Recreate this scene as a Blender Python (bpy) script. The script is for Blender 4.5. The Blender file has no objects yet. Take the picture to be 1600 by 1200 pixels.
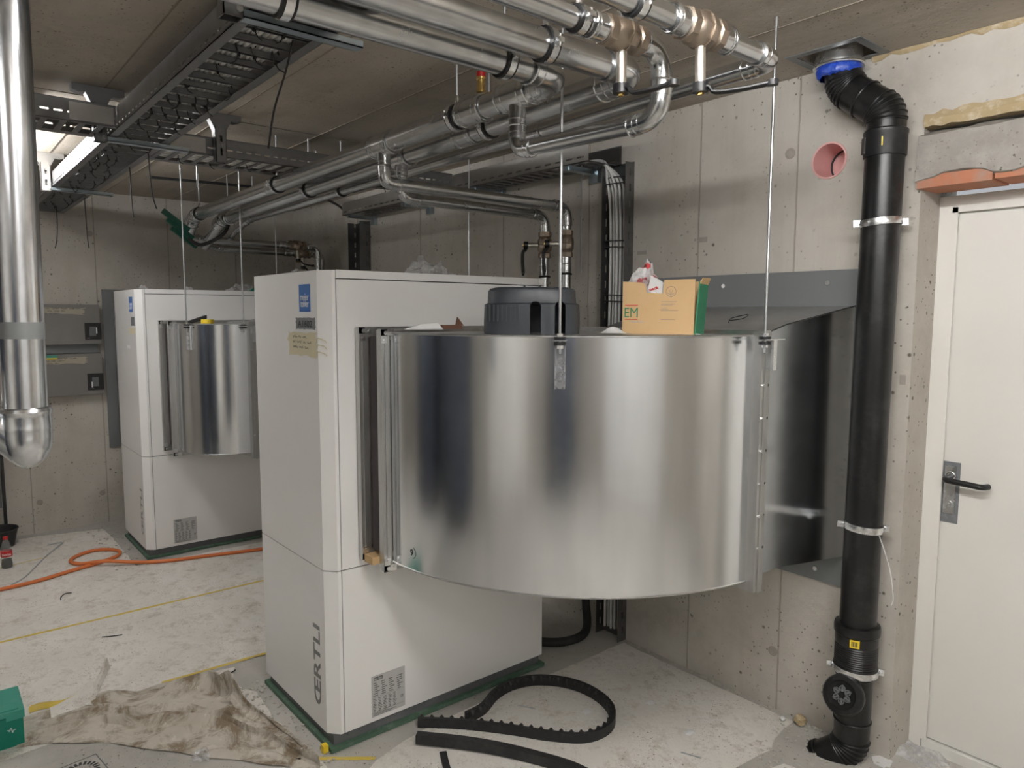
import bpy, bmesh, math, random
from mathutils import Vector, Matrix
random.seed(7)
PI = math.pi
sc = bpy.context.scene
COL = sc.collection

# ------------------------------------------------------------------ camera, world, exposure
CAM_Z = 1.64
cd = bpy.data.cameras.new('camera'); cam = bpy.data.objects.new('camera', cd); COL.objects.link(cam)
cd.sensor_fit = 'HORIZONTAL'; cd.sensor_width = 36.0; cd.lens = 36.0*1125.0/1600.0; cd.clip_start = 0.02
ROT = Matrix([[0.7700738932772038, 0.05984445211685015, -0.6351415908627963], [-0.6379495113084331, 0.07625282699473539, -0.7662936300117875], [0.002572919396534111, 0.99529098655928, 0.09689805033969442]])
M = ROT.to_4x4(); M.translation = (0, 0, CAM_Z); cam.matrix_world = M
sc.camera = cam
w = bpy.data.worlds.new('world'); sc.world = w; w.use_nodes = True
w.node_tree.nodes['Background'].inputs[0].default_value = (0.6, 0.62, 0.65, 1)
w.node_tree.nodes['Background'].inputs[1].default_value = 0.3
sc.view_settings.view_transform = 'Standard'; sc.view_settings.look = 'None'
sc.view_settings.exposure = 1.27; sc.view_settings.gamma = 1.0; sc.view_settings.use_curve_mapping = False
LAMP = 50.0     # emission strength of the ceiling battens

CEIL = 2.55; XW = 2.68; YB = 6.30; XL = -2.7; YN = -2.3

# ------------------------------------------------------------------ materials
def mat(name, base, rough=0.5, metal=0.0, spec=0.5, coat=0.0, alpha=1.0, trans=0.0, emit=None, estr=0.0, aniso=0.0):
    m = bpy.data.materials.new(name); m.use_nodes = True
    b = m.node_tree.nodes['Principled BSDF']
    b.inputs['Base Color'].default_value = (*base, 1); b.inputs['Roughness'].default_value = rough
    b.inputs['Metallic'].default_value = metal; b.inputs['Specular IOR Level'].default_value = spec
    b.inputs['Coat Weight'].default_value = coat; b.inputs['Alpha'].default_value = alpha
    b.inputs['Transmission Weight'].default_value = trans
    b.inputs['Anisotropic'].default_value = aniso
    if emit: b.inputs['Emission Color'].default_value = (*emit, 1); b.inputs['Emission Strength'].default_value = estr
    return m
def nodes(m): return m.node_tree.nodes, m.node_tree.links, m.node_tree.nodes['Principled BSDF']
def coords(m, scale=(1, 1, 1), rot=(0, 0, 0), src='Object'):
    N, L, b = nodes(m)
    tc = N.new('ShaderNodeTexCoord'); mp = N.new('ShaderNodeMapping')
    mp.inputs['Scale'].default_value = scale; mp.inputs['Rotation'].default_value = rot
    L.new(tc.outputs[src], mp.inputs['Vector']); return mp.outputs['Vector']
def noise(m, vec, scale, detail=4, rough=0.55, dist=0.0):
    N, L, b = nodes(m); n = N.new('ShaderNodeTexNoise'); n.inputs['Scale'].default_value = scale
    n.inputs['Detail'].default_value = detail; n.inputs['Roughness'].default_value = rough; n.inputs['Distortion'].default_value = dist
    L.new(vec, n.inputs['Vector']); return n.outputs['Fac']
def ramp(m, fac, stops):
    N, L, b = nodes(m); r = N.new('ShaderNodeValToRGB')
    while len(r.color_ramp.elements) < len(stops): r.color_ramp.elements.new(0.5)
    for e, (p, c) in zip(r.color_ramp.elements, stops):
        e.position = p; e.color = (*c, 1) if len(c) == 3 else c
    L.new(fac, r.inputs['Fac']); return r.outputs['Color']
def mix(m, a, bcol, fac, mode='MIX'):
    N, L, b = nodes(m); x = N.new('ShaderNodeMix'); x.data_type = 'RGBA'; x.blend_type = mode
    for sock, v in ((x.inputs[6], a), (x.inputs[7], bcol)):
        if isinstance(v, tuple): sock.default_value = (*v, 1)
        else: L.new(v, sock)
    if isinstance(fac, float): x.inputs[0].default_value = fac
    else: L.new(fac, x.inputs[0])
    return x.outputs[2]
def bump(m, h, strength, dist=0.01):
    N, L, b = nodes(m); bp = N.new('ShaderNodeBump'); bp.inputs['Strength'].default_value = strength
    bp.inputs['Distance'].default_value = dist; L.new(h, bp.inputs['Height']); L.new(bp.outputs['Normal'], b.inputs['Normal'])
def pores(m, vec, scale, lo, hi):
    N, L, b = nodes(m); v = N.new('ShaderNodeTexVoronoi'); v.inputs['Scale'].default_value = scale
    v.inputs['Randomness'].default_value = 1.0
    L.new(vec, v.inputs['Vector'])
    return ramp(m, v.outputs['Distance'], [(lo, (1, 1, 1)), (hi, (0, 0, 0))])

def concrete(name, dark, light, stain, stretch=(1, 1, 0.10), porescale=14, rough=0.85, streak=0.6):
    m = mat(name, light, rough, spec=0.25); N, L, b = nodes(m)
    v0 = coords(m); v1 = coords(m, stretch)
    c = ramp(m, noise(m, v0, 1.3, 6, 0.62), [(0.36, dark), (0.62, light)])
    c = mix(m, c, stain, ramp(m, noise(m, v1, 5.5, 6, 0.65), [(0.5, (0, 0, 0)), (0.78, (streak,)*3)]))
    c = mix(m, c, (dark[0]*1.35, dark[1]*1.35, dark[2]*1.35), ramp(m, noise(m, v0, 22, 5, 0.7), [(0.45, (0, 0, 0)), (0.75, (0.5,)*3)]))
    gate = ramp(m, noise(m, v0, 3.1, 3), [(0.40, (0, 0, 0)), (0.56, (1, 1, 1))])
    p = mix(m, pores(m, v0, porescale, 0.065, 0.125), gate, 1.0, 'MULTIPLY')
    p2 = mix(m, pores(m, v0, porescale*2.7, 0.10, 0.17), gate, 1.0, 'MULTIPLY')
    pp = mix(m, p, p2, 1.0, 'LIGHTEN')
    c = mix(m, c, (dark[0]*0.35, dark[1]*0.33, dark[2]*0.3), pp)
    L.new(c, b.inputs['Base Color'])
    hh = mix(m, noise(m, v0, 40, 4, 0.7), (0, 0, 0), pp)
    bump(m, hh, 0.35, 0.006)
    return m
MT = {}
MT['wall'] = concrete('wall_concrete', (0.42, 0.39, 0.345), (0.58, 0.55, 0.50), (0.42, 0.375, 0.31))
MT['plaster'] = concrete('white_plaster', (0.72, 0.72, 0.71), (0.80, 0.80, 0.79), (0.70, 0.69, 0.67))
MT['ceil'] = concrete('ceiling_concrete', (0.38, 0.34, 0.285), (0.52, 0.47, 0.405), (0.30, 0.255, 0.205), (0.9, 0.12, 1), 20, 0.8, 0.8)
MT['floor'] = concrete('floor_screed', (0.38, 0.365, 0.335), (0.54, 0.52, 0.48), (0.44, 0.41, 0.37), (1, 1, 1), 26, 0.9)
MT['seam'] = concrete('seam_concrete', (0.30, 0.27, 0.235), (0.42, 0.385, 0.34), (0.28, 0.245, 0.20))
MT['seam_dark'] = concrete('ceiling_seam', (0.24, 0.205, 0.165), (0.32, 0.28, 0.235), (0.22, 0.18, 0.14))
MT['lintel'] = concrete('lintel_mortar', (0.27, 0.25, 0.225), (0.38, 0.36, 0.33), (0.66, 0.64, 0.60), (1, 1, 1), 30)

def fleece_mat():
    m = mat('floor_fleece', (0.60, 0.565, 0.51), 0.95, spec=0.1); N, L, b = nodes(m); v = coords(m)
    c = ramp(m, noise(m, v, 2.2, 6, 0.65), [(0.3, (0.66, 0.63, 0.575)), (0.62, (0.80, 0.775, 0.73))])
    c = mix(m, c, (0.42, 0.36, 0.28), ramp(m, noise(m, v, 9, 8, 0.8), [(0.5, (0, 0, 0)), (0.68, (0.75,)*3)]))
    c = mix(m, c, (0.86, 0.84, 0.80), ramp(m, noise(m, v, 45, 5, 0.8), [(0.56, (0, 0, 0)), (0.68, (0.6,)*3)]))
    gate = ramp(m, noise(m, v, 5, 3), [(0.44, (0, 0, 0)), (0.58, (1, 1, 1))])
    sp = mix(m, pores(m, v, 38, 0.07, 0.16), gate, 1.0, 'MULTIPLY')
    sp2 = mix(m, pores(m, v, 95, 0.10, 0.2), gate, 1.0, 'MULTIPLY')
    c = mix(m, c, (0.22, 0.17, 0.12), mix(m, sp, sp2, 1.0, 'LIGHTEN'))
    L.new(c, b.inputs['Base Color']); bump(m, noise(m, v, 60, 5, 0.8), 0.5, 0.004)
    return m
MT['fleece'] = fleece_mat()
def tarp_mat():
    m = mat('dirty_tarp', (0.55, 0.5, 0.43), 0.9, spec=0.15); N, L, b = nodes(m); v = coords(m)
    c = ramp(m, noise(m, v, 4, 5, 0.6), [(0.32, (0.50, 0.46, 0.39)), (0.6, (0.62, 0.58, 0.51))])
    c = mix(m, c, (0.24, 0.185, 0.125), ramp(m, noise(m, v, 6.5, 7, 0.72, 0.6), [(0.47, (0, 0, 0)), (0.60, (0.95,)*3)]))
    c = mix(m, c, (0.74, 0.70, 0.63), ramp(m, noise(m, v, 30, 4, 0.7), [(0.62, (0, 0, 0)), (0.7, (0.8,)*3)]))
    L.new(c, b.inputs['Base Color']); bump(m, noise(m, v, 55, 5, 0.75), 0.6, 0.004)
    return m
MT['tarp'] = tarp_mat()
def metal_mat(name, col, rough, var=0.12, vscale=6, stretch=(1, 1, 0.12), bmp=0.02, aniso=0.0):
    m = mat(name, col, rough, 1.0); N, L, b = nodes(m); v = coords(m, stretch); v0 = coords(m)
    n = noise(m, v, vscale, 5, 0.6)
    L.new(ramp(m, n, [(0.3, tuple(c*(1-var) for c in col)), (0.7, tuple(min(1, c*(1+var*0.6)) for c in col))]), b.inputs['Base Color'])
    r = N.new('ShaderNodeMapRange'); r.inputs['To Min'].default_value = rough*0.75; r.inputs['To Max'].default_value = rough*1.35
    L.new(noise(m, v0, 9, 5, 0.65), r.inputs['Value']); L.new(r.outputs['Result'], b.inputs['Roughness'])
    if bmp: bump(m, noise(m, v, 3.0, 2), bmp, 0.02)
    return m
MT['duct'] = metal_mat('duct_sheet', (0.83, 0.855, 0.88), 0.16, 0.07, 14, (1, 1, 0.05), 0.03)
MT['duct_top'] = metal_mat('duct_top_sheet', (0.55, 0.55, 0.55), 0.42, 0.25, 4, (1, 1, 1), 0.12)
MT['plate'] = mat('wall_plate', (0.215, 0.225, 0.23), 0.45, 0.25)
MT['pipe'] = metal_mat('galvanised_pipe', (0.60, 0.61, 0.62), 0.24, 0.10, 20, (1, 1, 1), 0.0)
MT['pipe_bright'] = metal_mat('bright_galvanised', (0.72, 0.74, 0.77), 0.2, 0.2, 30, (1, 1, 0.4), 0.0)
MT['fitting'] = metal_mat('pressed_fitting', (0.62, 0.63, 0.64), 0.2, 0.1, 20, (1, 1, 1), 0.0)
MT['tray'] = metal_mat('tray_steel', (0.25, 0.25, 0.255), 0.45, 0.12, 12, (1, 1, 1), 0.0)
MT['tray_bright'] = metal_mat('bright_tray_steel', (0.50, 0.49, 0.475), 0.42, 0.1, 12, (1, 1, 1), 0.0)  # paler copy of the tray steel, light put into the colour of lit parts
MT['arm'] = metal_mat('zinc_arm', (0.45, 0.53, 0.58), 0.35, 0.1, 12, (1, 1, 1), 0.0)
MT['profile'] = metal_mat('flange_profile', (0.55, 0.55, 0.54), 0.36, 0.18, 20, (1, 1, 0.1), 0.0)
MT['zinc'] = metal_mat('zinc_bright', (0.80, 0.81, 0.82), 0.25, 0.1, 30, (1, 1, 1), 0.0)
MT['rod'] = metal_mat('threaded_rod', (0.62, 0.64, 0.66), 0.3, 0.1, 60, (1, 1, 1), 0.0)
MT['valve'] = metal_mat('valve_bronze', (0.42, 0.35, 0.285), 0.42, 0.15, 25, (1, 1, 1), 0.0)
MT['stem'] = metal_mat('valve_stem', (0.70, 0.67, 0.60), 0.4, 0.1, 40, (1, 1, 1), 0.0)
MT['brass'] = metal_mat('brass', (0.80, 0.56, 0.20), 0.25, 0.1, 30, (1, 1, 1), 0.0)
def enamel(name, col):
    m = mat(name, col, 0.26); N, L, b = nodes(m); v = coords(m)
    L.new(ramp(m, noise(m, v, 3, 5, 0.6), [(0.3, tuple(c*0.985 for c in col)), (0.7, col)]), b.inputs['Base Color'])
    r = N.new('ShaderNodeMapRange'); r.inputs['To Min'].default_value = 0.23; r.inputs['To Max'].default_value = 0.27
    L.new(noise(m, v, 6, 5, 0.7), r.inputs['Value']); L.new(r.outputs['Result'], b.inputs['Roughness'])
    return m
MT['white'] = enamel('white_enamel', (0.86, 0.855, 0.84))
MT['door'] = enamel('door_paint', (0.78, 0.765, 0.72))
MT['door'].node_tree.nodes['Principled BSDF'].inputs['Coat Weight'].default_value = 0.0
def speck(name, col, rough, amt=0.35, scale=8, tint=(0.3, 0.3, 0.3), spec=0.5):
    m = mat(name, col, rough, spec=spec); N, L, b = nodes(m); v = coords(m)
    c = mix(m, col, tint, ramp(m, noise(m, v, scale, 6, 0.72), [(0.5, (0, 0, 0)), (0.75, (amt,)*3)]))
    L.new(c, b.inputs['Base Color']); return m
MT['black_pe'] = speck('black_pipe_plastic', (0.007, 0.007, 0.0075), 0.33, 0.16, 9, (0.16, 0.155, 0.15))
MT['rubber'] = speck('black_rubber', (0.018, 0.018, 0.019), 0.6, 0.25, 15, (0.12, 0.115, 0.11))
MT['black'] = speck('black_plastic', (0.012, 0.012, 0.013), 0.4, 0.1, 10)
MT['fabric'] = speck('connector_fabric', (0.115, 0.10, 0.105), 0.85, 0.3, 30, (0.2, 0.18, 0.18))
MT['greymat'] = speck('grey_enclosure', (0.205, 0.195, 0.185), 0.5, 0.15, 5)
MT['cover'] = speck('slate_plastic', (0.036, 0.042, 0.05), 0.42, 0.2, 10, (0.08, 0.085, 0.095))
MT['green_mat'] = speck('green_mat', (0.08, 0.15, 0.10), 0.85, 0.9, 25, (0.20, 0.26, 0.21))
MT['frame_grey'] = speck('frame_grey', (0.13, 0.135, 0.14), 0.55, 0.3, 12)
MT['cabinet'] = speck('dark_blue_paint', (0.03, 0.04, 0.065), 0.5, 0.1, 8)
MT['core'] = speck('dark_gap', (0.03, 0.03, 0.03), 0.7, 0.1, 10)
MT['green'] = speck('green_case', (0.0, 0.20, 0.135), 0.45, 0.12, 9, (0.2, 0.35, 0.3))
MT['green_dull'] = speck('dull_green', (0.01, 0.10, 0.065), 0.6, 0.4, 15, (0.1, 0.12, 0.11))
MT['green_lid'] = speck('green_case_lid', (0.055, 0.32, 0.24), 0.4, 0.2, 9, (0.3, 0.5, 0.45))
MT['green_print'] = speck('green_print', (0.03, 0.20, 0.10), 0.8, 0.3, 20, (0.1, 0.3, 0.2))
MT['orange'] = speck('orange_hose', (0.72, 0.20, 0.055), 0.5, 0.3, 20, (0.5, 0.25, 0.15))
MT['yellow'] = speck('yellow_tape', (0.70, 0.52, 0.09), 0.6, 0.5, 30, (0.62, 0.55, 0.35))
MT['yellow_pl'] = speck('yellow_plastic', (0.85, 0.62, 0.03), 0.4, 0.1, 30)
MT['masking'] = speck('masking_tape', (0.66, 0.60, 0.42), 0.8, 0.4, 14, (0.6, 0.52, 0.36))
MT['masking_old'] = speck('aged_tape', (0.42, 0.38, 0.30), 0.8, 0.4, 14, (0.36, 0.32, 0.25))
MT['ducttape'] = speck('duct_tape', (0.17, 0.18, 0.19), 0.45, 0.5, 40, (0.34, 0.35, 0.37))
MT['ink'] = mat('ink', (0.03, 0.03, 0.035), 0.7)
MT['logo'] = mat('logo_grey', (0.20, 0.20, 0.20), 0.4)
MT['blue'] = speck('blue_sticker', (0.035, 0.16, 0.50), 0.35, 0.2, 10, (0.15, 0.35, 0.65))
MT['blue_seal'] = speck('blue_sealant', (0.01, 0.06, 0.48), 0.3, 0.5, 40, (0.25, 0.38, 0.7))
MT['print_white'] = mat('white_print', (0.80, 0.80, 0.80), 0.5)
MT['label'] = speck('silver_label', (0.50, 0.50, 0.49), 0.45, 0.3, 30, (0.42, 0.42, 0.42))
MT['label_ink'] = mat('label_print', (0.10, 0.10, 0.10), 0.6)
MT['card'] = speck('cardboard', (0.60, 0.41, 0.215), 0.85, 0.4, 10, (0.50, 0.31, 0.15), 0.2)
MT['red'] = mat('red_print', (0.55, 0.03, 0.03), 0.5)
MT['redcap'] = mat('red_cap', (0.40, 0.012, 0.012), 0.35)
MT['paper'] = speck('white_paper', (0.75, 0.75, 0.74), 0.7, 0.2, 12, (0.6, 0.6, 0.6))
MT['pink'] = speck('pink_sleeve', (0.80, 0.44, 0.42), 0.6, 0.5, 16, (0.85, 0.62, 0.58))
MT['foam'] = speck('foam_seal', (0.46, 0.36, 0.21), 0.9, 0.9, 22, (0.74, 0.68, 0.55))
MT['brick'] = speck('red_brick', (0.46, 0.19, 0.11), 0.9, 1.0, 6, (0.34, 0.30, 0.26))
MT['wood'] = speck('brown_wood', (0.16, 0.075, 0.045), 0.7, 0.4, 20, (0.25, 0.15, 0.1))
MT['stone'] = speck('rubble', (0.55, 0.52, 0.46), 0.9, 0.6, 30)
MT['cable'] = mat('grey_cable', (0.72, 0.72, 0.70), 0.5)
MT['cable_dark'] = mat('dark_cable', (0.50, 0.50, 0.49), 0.5)
def film_mat(name, col, alpha):
    m = mat(name, col, 0.12, spec=0.8, alpha=alpha); N, L, b = nodes(m); v = coords(m)
    r = N.new('ShaderNodeMapRange'); r.inputs['From Min'].default_value = 0.35; r.inputs['From Max'].default_value = 0.7
    r.inputs['To Min'].default_value = alpha*0.5; r.inputs['To Max'].default_value = min(1, alpha*1.8)
    L.new(noise(m, v, 18, 4, 0.7), r.inputs['Value']); L.new(r.outputs['Result'], b.inputs['Alpha'])
    return m
MT['film'] = film_mat('clear_film', (0.85, 0.85, 0.86), 0.38)
def redfilm():
    m = film_mat('printed_film', (0.85, 0.84, 0.84), 0.6); N, L, b = nodes(m); v = coords(m)
    L.new(mix(m, (0.85, 0.84, 0.84), (0.65, 0.05, 0.06), ramp(m, noise(m, v, 26, 2, 0.4), [(0.55, (0, 0, 0)), (0.6, (1, 1, 1))])), b.inputs['Base Color'])
    return m
MT['redfilm'] = redfilm()
MT['glass'] = mat('clear_bottle', (0.8, 0.85, 0.82), 0.08, alpha=0.14)
MT['cola'] = mat('dark_drink', (0.015, 0.006, 0.004), 0.1)
MT['redlabel'] = mat('red_label', (0.55, 0.015, 0.02), 0.4)
MT['lamp'] = mat('lamp_diffuser', (0.9, 0.9, 0.9), 0.5, emit=(1.0, 0.99, 0.98), estr=LAMP)
MT['lamp_far'] = mat('far_lamp_tube', (0.9, 0.9, 0.9), 0.5, emit=(1.0, 0.99, 0.98), estr=LAMP*0.5)
MT['lamp_fill'] = mat('fill_lamp_tube', (0.9, 0.9, 0.9), 0.5, emit=(1.0, 0.99, 0.98), estr=LAMP*0.75)
MT['lamp_fill_low'] = mat('low_fill_lamp_tube', (0.9, 0.9, 0.9), 0.5, emit=(1.0, 0.99, 0.98), estr=LAMP*0.25)
MT['lamp_body'] = mat('lamp_body', (0.7, 0.7, 0.7), 0.5)

# ------------------------------------------------------------------ mesh builder
def V(*a): return Vector(a[0] if len(a) == 1 else a)
class MB:
    def __init__(s): s.bm = bmesh.new()
    def verts(s, pts): return [s.bm.verts.new(p) for p in pts]
    def face(s, vs):
        try: return s.bm.faces.new(vs)
        except ValueError: return None
    def poly(s, pts): return s.face(s.verts(pts))
    def box(s, x0, x1, y0, y1, z0, z1):
        v = s.verts([(x, y, z) for x in (x0, x1) for y in (y0, y1) for z in (z0, z1)])
        for f in ((0, 1, 3, 2), (4, 6, 7, 5), (0, 4, 5, 1), (2, 3, 7, 6), (0, 2, 6, 4), (1, 5, 7, 3)): s.face([v[i] for i in f])
        return s
    def obox(s, o, u, v, n, ur, vr, nr):
        o, u, v, n = V(o), V(u), V(v), V(n)
        p = s.verts([o + u*a + v*b + n*c for a in ur for b in vr for c in nr])
        flip = u.cross(v).dot(n) < 0
        for f in ((0, 1, 3, 2), (4, 6, 7, 5), (0, 4, 5, 1), (2, 3, 7, 6), (0, 2, 6, 4), (1, 5, 7, 3)):
            q = [p[i] for i in f]
            s.face(q[::-1] if flip else q)
        return s
    def prism(s, poly, fn, a, b):
        """extrude the 2-D polygon; fn(p, t) -> point"""
        A = s.verts([fn(p, a) for p in poly]); B = s.verts([fn(p, b) for p in poly]); n = len(poly)
        s.face(A); s.face(B[::-1])
        for i in range(n): s.face([A[i], B[i], B[(i+1) % n], A[(i+1) % n]][::-1])
        return s
    def cyl(s, p0, p1, r, r2=None, seg=20, caps=True):
        return s.tube([p0, p1], [r, r if r2 is None else r2], seg, caps)
    def tube(s, path, r, seg=16, caps=True, flat=None):
        path = [V(p) for p in path]; n = len(path)
        rs = r if isinstance(r, (list, tuple)) else [r]*n
        tang = []
        for i in range(n):
            a = path[max(0, i-1)]; b = path[min(n-1, i+1)]
            d = b-a; tang.append(d.normalized() if d.length > 1e-9 else (tang[-1] if tang else V(0, 0, 1)))
        t0 = tang[0]; up = V(0, 0, 1) if abs(t0.z) < 0.9 else V(1, 0, 0)
        nrm = (up - t0*up.dot(t0)).normalized(); rings = []
        for i in range(n):
            t = tang[i]; nrm = (nrm - t*nrm.dot(t)).normalized(); bi = t.cross(nrm)
            rr = rs[i]; rx, ry = (rr, rr) if flat is None else (rr*flat[0], rr*flat[1])
            rings.append(s.verts([path[i] + nrm*(math.cos(2*PI*k/seg)*rx) + bi*(math.sin(2*PI*k/seg)*ry) for k in range(seg)]))
        for i in range(n-1):
            A, B = rings[i], rings[i+1]
            for k in range(seg): s.face([A[k], A[(k+1) % seg], B[(k+1) % seg], B[k]])
        if caps: s.face(rings[0][::-1]); s.face(rings[-1])
        return s
    def ring(s, c, axis, R, r, seg=28, sub=8):
        c, ax = V(c), V(axis).normalized(); u = ax.orthogonal().normalized(); v = ax.cross(u)
        g = []
        for i in range(seg):
            a = 2*PI*i/seg; d = u*math.cos(a)+v*math.sin(a)
            g.append(s.verts([c + d*(R+r*math.cos(2*PI*k/sub)) + ax*(r*math.sin(2*PI*k/sub)) for k in range(sub)]))
        for i in range(seg):
            A, B = g[i], g[(i+1) % seg]
            for k in range(sub): s.face([A[k], B[k], B[(k+1) % sub], A[(k+1) % sub]])
        return s
    def lathe(s, prof, o, axis=(0, 0, 1), seg=28, caps=True):
        o, ax = V(o), V(axis).normalized(); u = ax.orthogonal().normalized(); v = ax.cross(u); g = []
        for (r, h) in prof:
            g.append(s.verts([o + ax*h + (u*math.cos(2*PI*k/seg)+v*math.sin(2*PI*k/seg))*r for k in range(seg)]))
        for i in range(len(g)-1):
            A, B = g[i], g[i+1]
            for k in range(seg): s.face([A[k], A[(k+1) % seg], B[(k+1) % seg], B[k]])
        if caps: s.face(g[0][::-1]); s.face(g[-1])
        return s
    def hollow(s, prof, o, axis=(0, 0, 1), seg=28):
        """closed profile loop revolved"""
        o, ax = V(o), V(axis).normalized(); u = ax.orthogonal().normalized(); v = ax.cross(u); g = []
        for (r, h) in prof:
            g.append(s.verts([o + ax*h + (u*math.cos(2*PI*k/seg)+v*math.sin(2*PI*k/seg))*r for k in range(seg)]))
        n = len(g)
        for i in range(n):
            A, B = g[i], g[(i+1) % n]
            for k in range(seg): s.face([A[k], A[(k+1) % seg], B[(k+1) % seg], B[k]])
        return s
    def frame(s, o, u, v, n, u0, u1, v0, v1, wd, d0, d1):
        """rectangular ring frame"""
        s.obox(o, u, v, n, (u0, u1), (v0, v0+wd), (d0, d1)); s.obox(o, u, v, n, (u0, u1), (v1-wd, v1), (d0, d1))
        s.obox(o, u, v, n, (u0, u0+wd), (v0+wd, v1-wd), (d0, d1)); s.obox(o, u, v, n, (u1-wd, u1), (v0+wd, v1-wd), (d0, d1))
        return s
    def sheet(s, rows):
        g = [s.verts(r) for r in rows]
        for i in range(len(g)-1):
            for k in range(len(g[0])-1): s.face([g[i][k], g[i][k+1], g[i+1][k+1], g[i+1][k]])
        return s
    def mesh(s, name, ang=38):
        bmesh.ops.recalc_face_normals(s.bm, faces=s.bm.faces[:])
        for f in s.bm.faces: f.smooth = True
        ca = math.radians(ang)
        for e in s.bm.edges:
            e.smooth = not (len(e.link_faces) == 2 and e.calc_face_angle(0) > ca)
        me = bpy.data.meshes.new(name); s.bm.to_mesh(me); s.bm.free(); return me

X, Y, Z = V(1, 0, 0), V(0, 1, 0), V(0, 0, 1)
def mk(name, me, m):
    o = bpy.data.objects.new(name, me); COL.objects.link(o)
    if m: me.materials.append(MT[m] if isinstance(m, str) else m)
    return o
def thing(name, label, cat, loc, group=None):
    o = bpy.data.objects.new(name, None); o.empty_display_size = 0.05; COL.objects.link(o); o.location = loc
    o['label'] = label; o['category'] = cat
    if group: o['group'] = group
    return o
def part(name, mb, m, parent, label=None, stuff=False):
    o = mk(name, mb.mesh(name) if isinstance(mb, MB) else mb, m); o.parent = parent
    if parent.parent is None: o.location = -parent.location
    if label: o['label'] = label
    if stuff: o['kind'] = 'stuff'
    return o
def tag(o, label, cat, group=None, kind=None):
    o['label'] = label; o['category'] = cat
    if group: o['group'] = group
    if kind: o['kind'] = kind
    return o
def solo(name, mb, m, label, cat, group=None, kind=None):
    me = mb.mesh(name); o = mk(name, me, m)
    xs = [v.co for v in me.vertices]; c = V((min(v.x for v in xs)+max(v.x for v in xs))/2, (min(v.y for v in xs)+max(v.y for v in xs))/2, min(v.z for v in xs))
    me.transform(Matrix.Translation(-c)); o.location = c
    return tag(o, label, cat, group, kind)
def struct(name, mb, m, parent=None):
    o = mk(name, mb.mesh(name), m); o['kind'] = 'structure'
    if parent: o.parent = parent; del o['kind']
    return o
def copy_at(src, loc, label=None, group=None, rotz=None):
    r = src.copy(); COL.objects.link(r); r.location = loc
    if rotz is not None: r.rotation_euler = (0, 0, rotz)
    if label: r['label'] = label
    if group: r['group'] = group
    for ch in list(src.children):
        c = ch.copy(); COL.objects.link(c); c.parent = r
        for g in ch.children:
            d = g.copy(); COL.objects.link(d); d.parent = c
    return r
def text(body, size, o, xd, yd, m, parent, name, bold=0.0, width=None, squash=1.0):
    cu = bpy.data.curves.new(name, 'FONT'); cu.body = body; cu.size = size; cu.extrude = 0.0002; cu.offset = bold
    to = bpy.data.objects.new(name, cu); COL.objects.link(to)
    dg = bpy.context.evaluated_depsgraph_get(); me = bpy.data.meshes.new_from_object(to.evaluated_get(dg))
    bpy.data.objects.remove(to); bpy.data.curves.remove(cu)
    xs = [v.co.x for v in me.vertices]
    s = 1.0 if not width or not xs else width/(max(xs)-min(xs))
    xd, yd, o = V(xd).normalized(), V(yd).normalized(), V(o); nd = xd.cross(yd); x0 = min(xs) if xs else 0
    for v in me.vertices: v.co = o + xd*((v.co.x-x0)*s) + yd*(v.co.y*squash) + nd*(v.co.z+0.0003)
    me.name = name; me.materials.clear()
    ob = mk(name, me, m); ob.parent = parent
    if parent.parent is None: ob.location = -parent.location
    return ob
def boolean(o, cutter_mb):
    c = mk('cutter', cutter_mb.mesh('cutter'), None)
    md = o.modifiers.new('b', 'BOOLEAN'); md.operation = 'DIFFERENCE'; md.object = c; md.solver = 'EXACT'
    dg = bpy.context.evaluated_depsgraph_get(); dg.update(); me = bpy.data.meshes.new_from_object(o.evaluated_get(dg))
    o.modifiers.clear(); old = o.data; o.data = me; bpy.data.objects.remove(c); bpy.data.meshes.remove(old)
    bm = bmesh.new(); bm.from_mesh(me)
    for f in bm.faces: f.smooth = True
    for e in bm.edges: e.smooth = not (len(e.link_faces) == 2 and e.calc_face_angle(0) > 0.66)
    bm.to_mesh(me); bm.free()
def fillet(pts, R, n=8):
    """polyline -> (straights, arcs)"""
    pts = [V(p) for p in pts]; straights = []; arcs = []; cur = pts[0]
    for i in range(1, len(pts)-1):
        a = (pts[i-1]-pts[i]).normalized(); b = (pts[i+1]-pts[i]).normalized(); ang = a.angle(b)
        t = min(R/math.tan(ang/2), 0.48*min((pts[i-1]-pts[i]).length, (pts[i+1]-pts[i]).length)); r = t*math.tan(ang/2)
        s0 = pts[i]+a*t; c = pts[i]+(a+b).normalized()*(r/math.sin(ang/2)); s1 = pts[i]+b*t
        u = (s0-c); vv = (s1-c); tot = u.angle(vv); arc = []
        w_ = (vv - u*(vv.dot(u)/u.length_squared)); w_ = w_.normalized()*u.length
        for k in range(n+1): arc.append(c + u*math.cos(tot*k/n) + w_*math.sin(tot*k/n))
        straights.append((cur, s0)); arcs.append(arc); cur = s1
    straights.append((cur, pts[-1])); return straights, arcs
def smooth_path(pts, sub=6):
    pts = [V(p) for p in pts]; out = []
    for i in range(len(pts)-1):
        p0 = pts[max(0, i-1)]; p1 = pts[i]; p2 = pts[i+1]; p3 = pts[min(len(pts)-1, i+2)]
        for k in range(sub):
            t = k/sub
            out.append(0.5*((2*p1)+(p2-p0)*t+(2*p0-5*p1+4*p2-p3)*t*t+(3*p1-p0-3*p2+p3)*t**3))
    out.append(pts[-1]); return out

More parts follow.
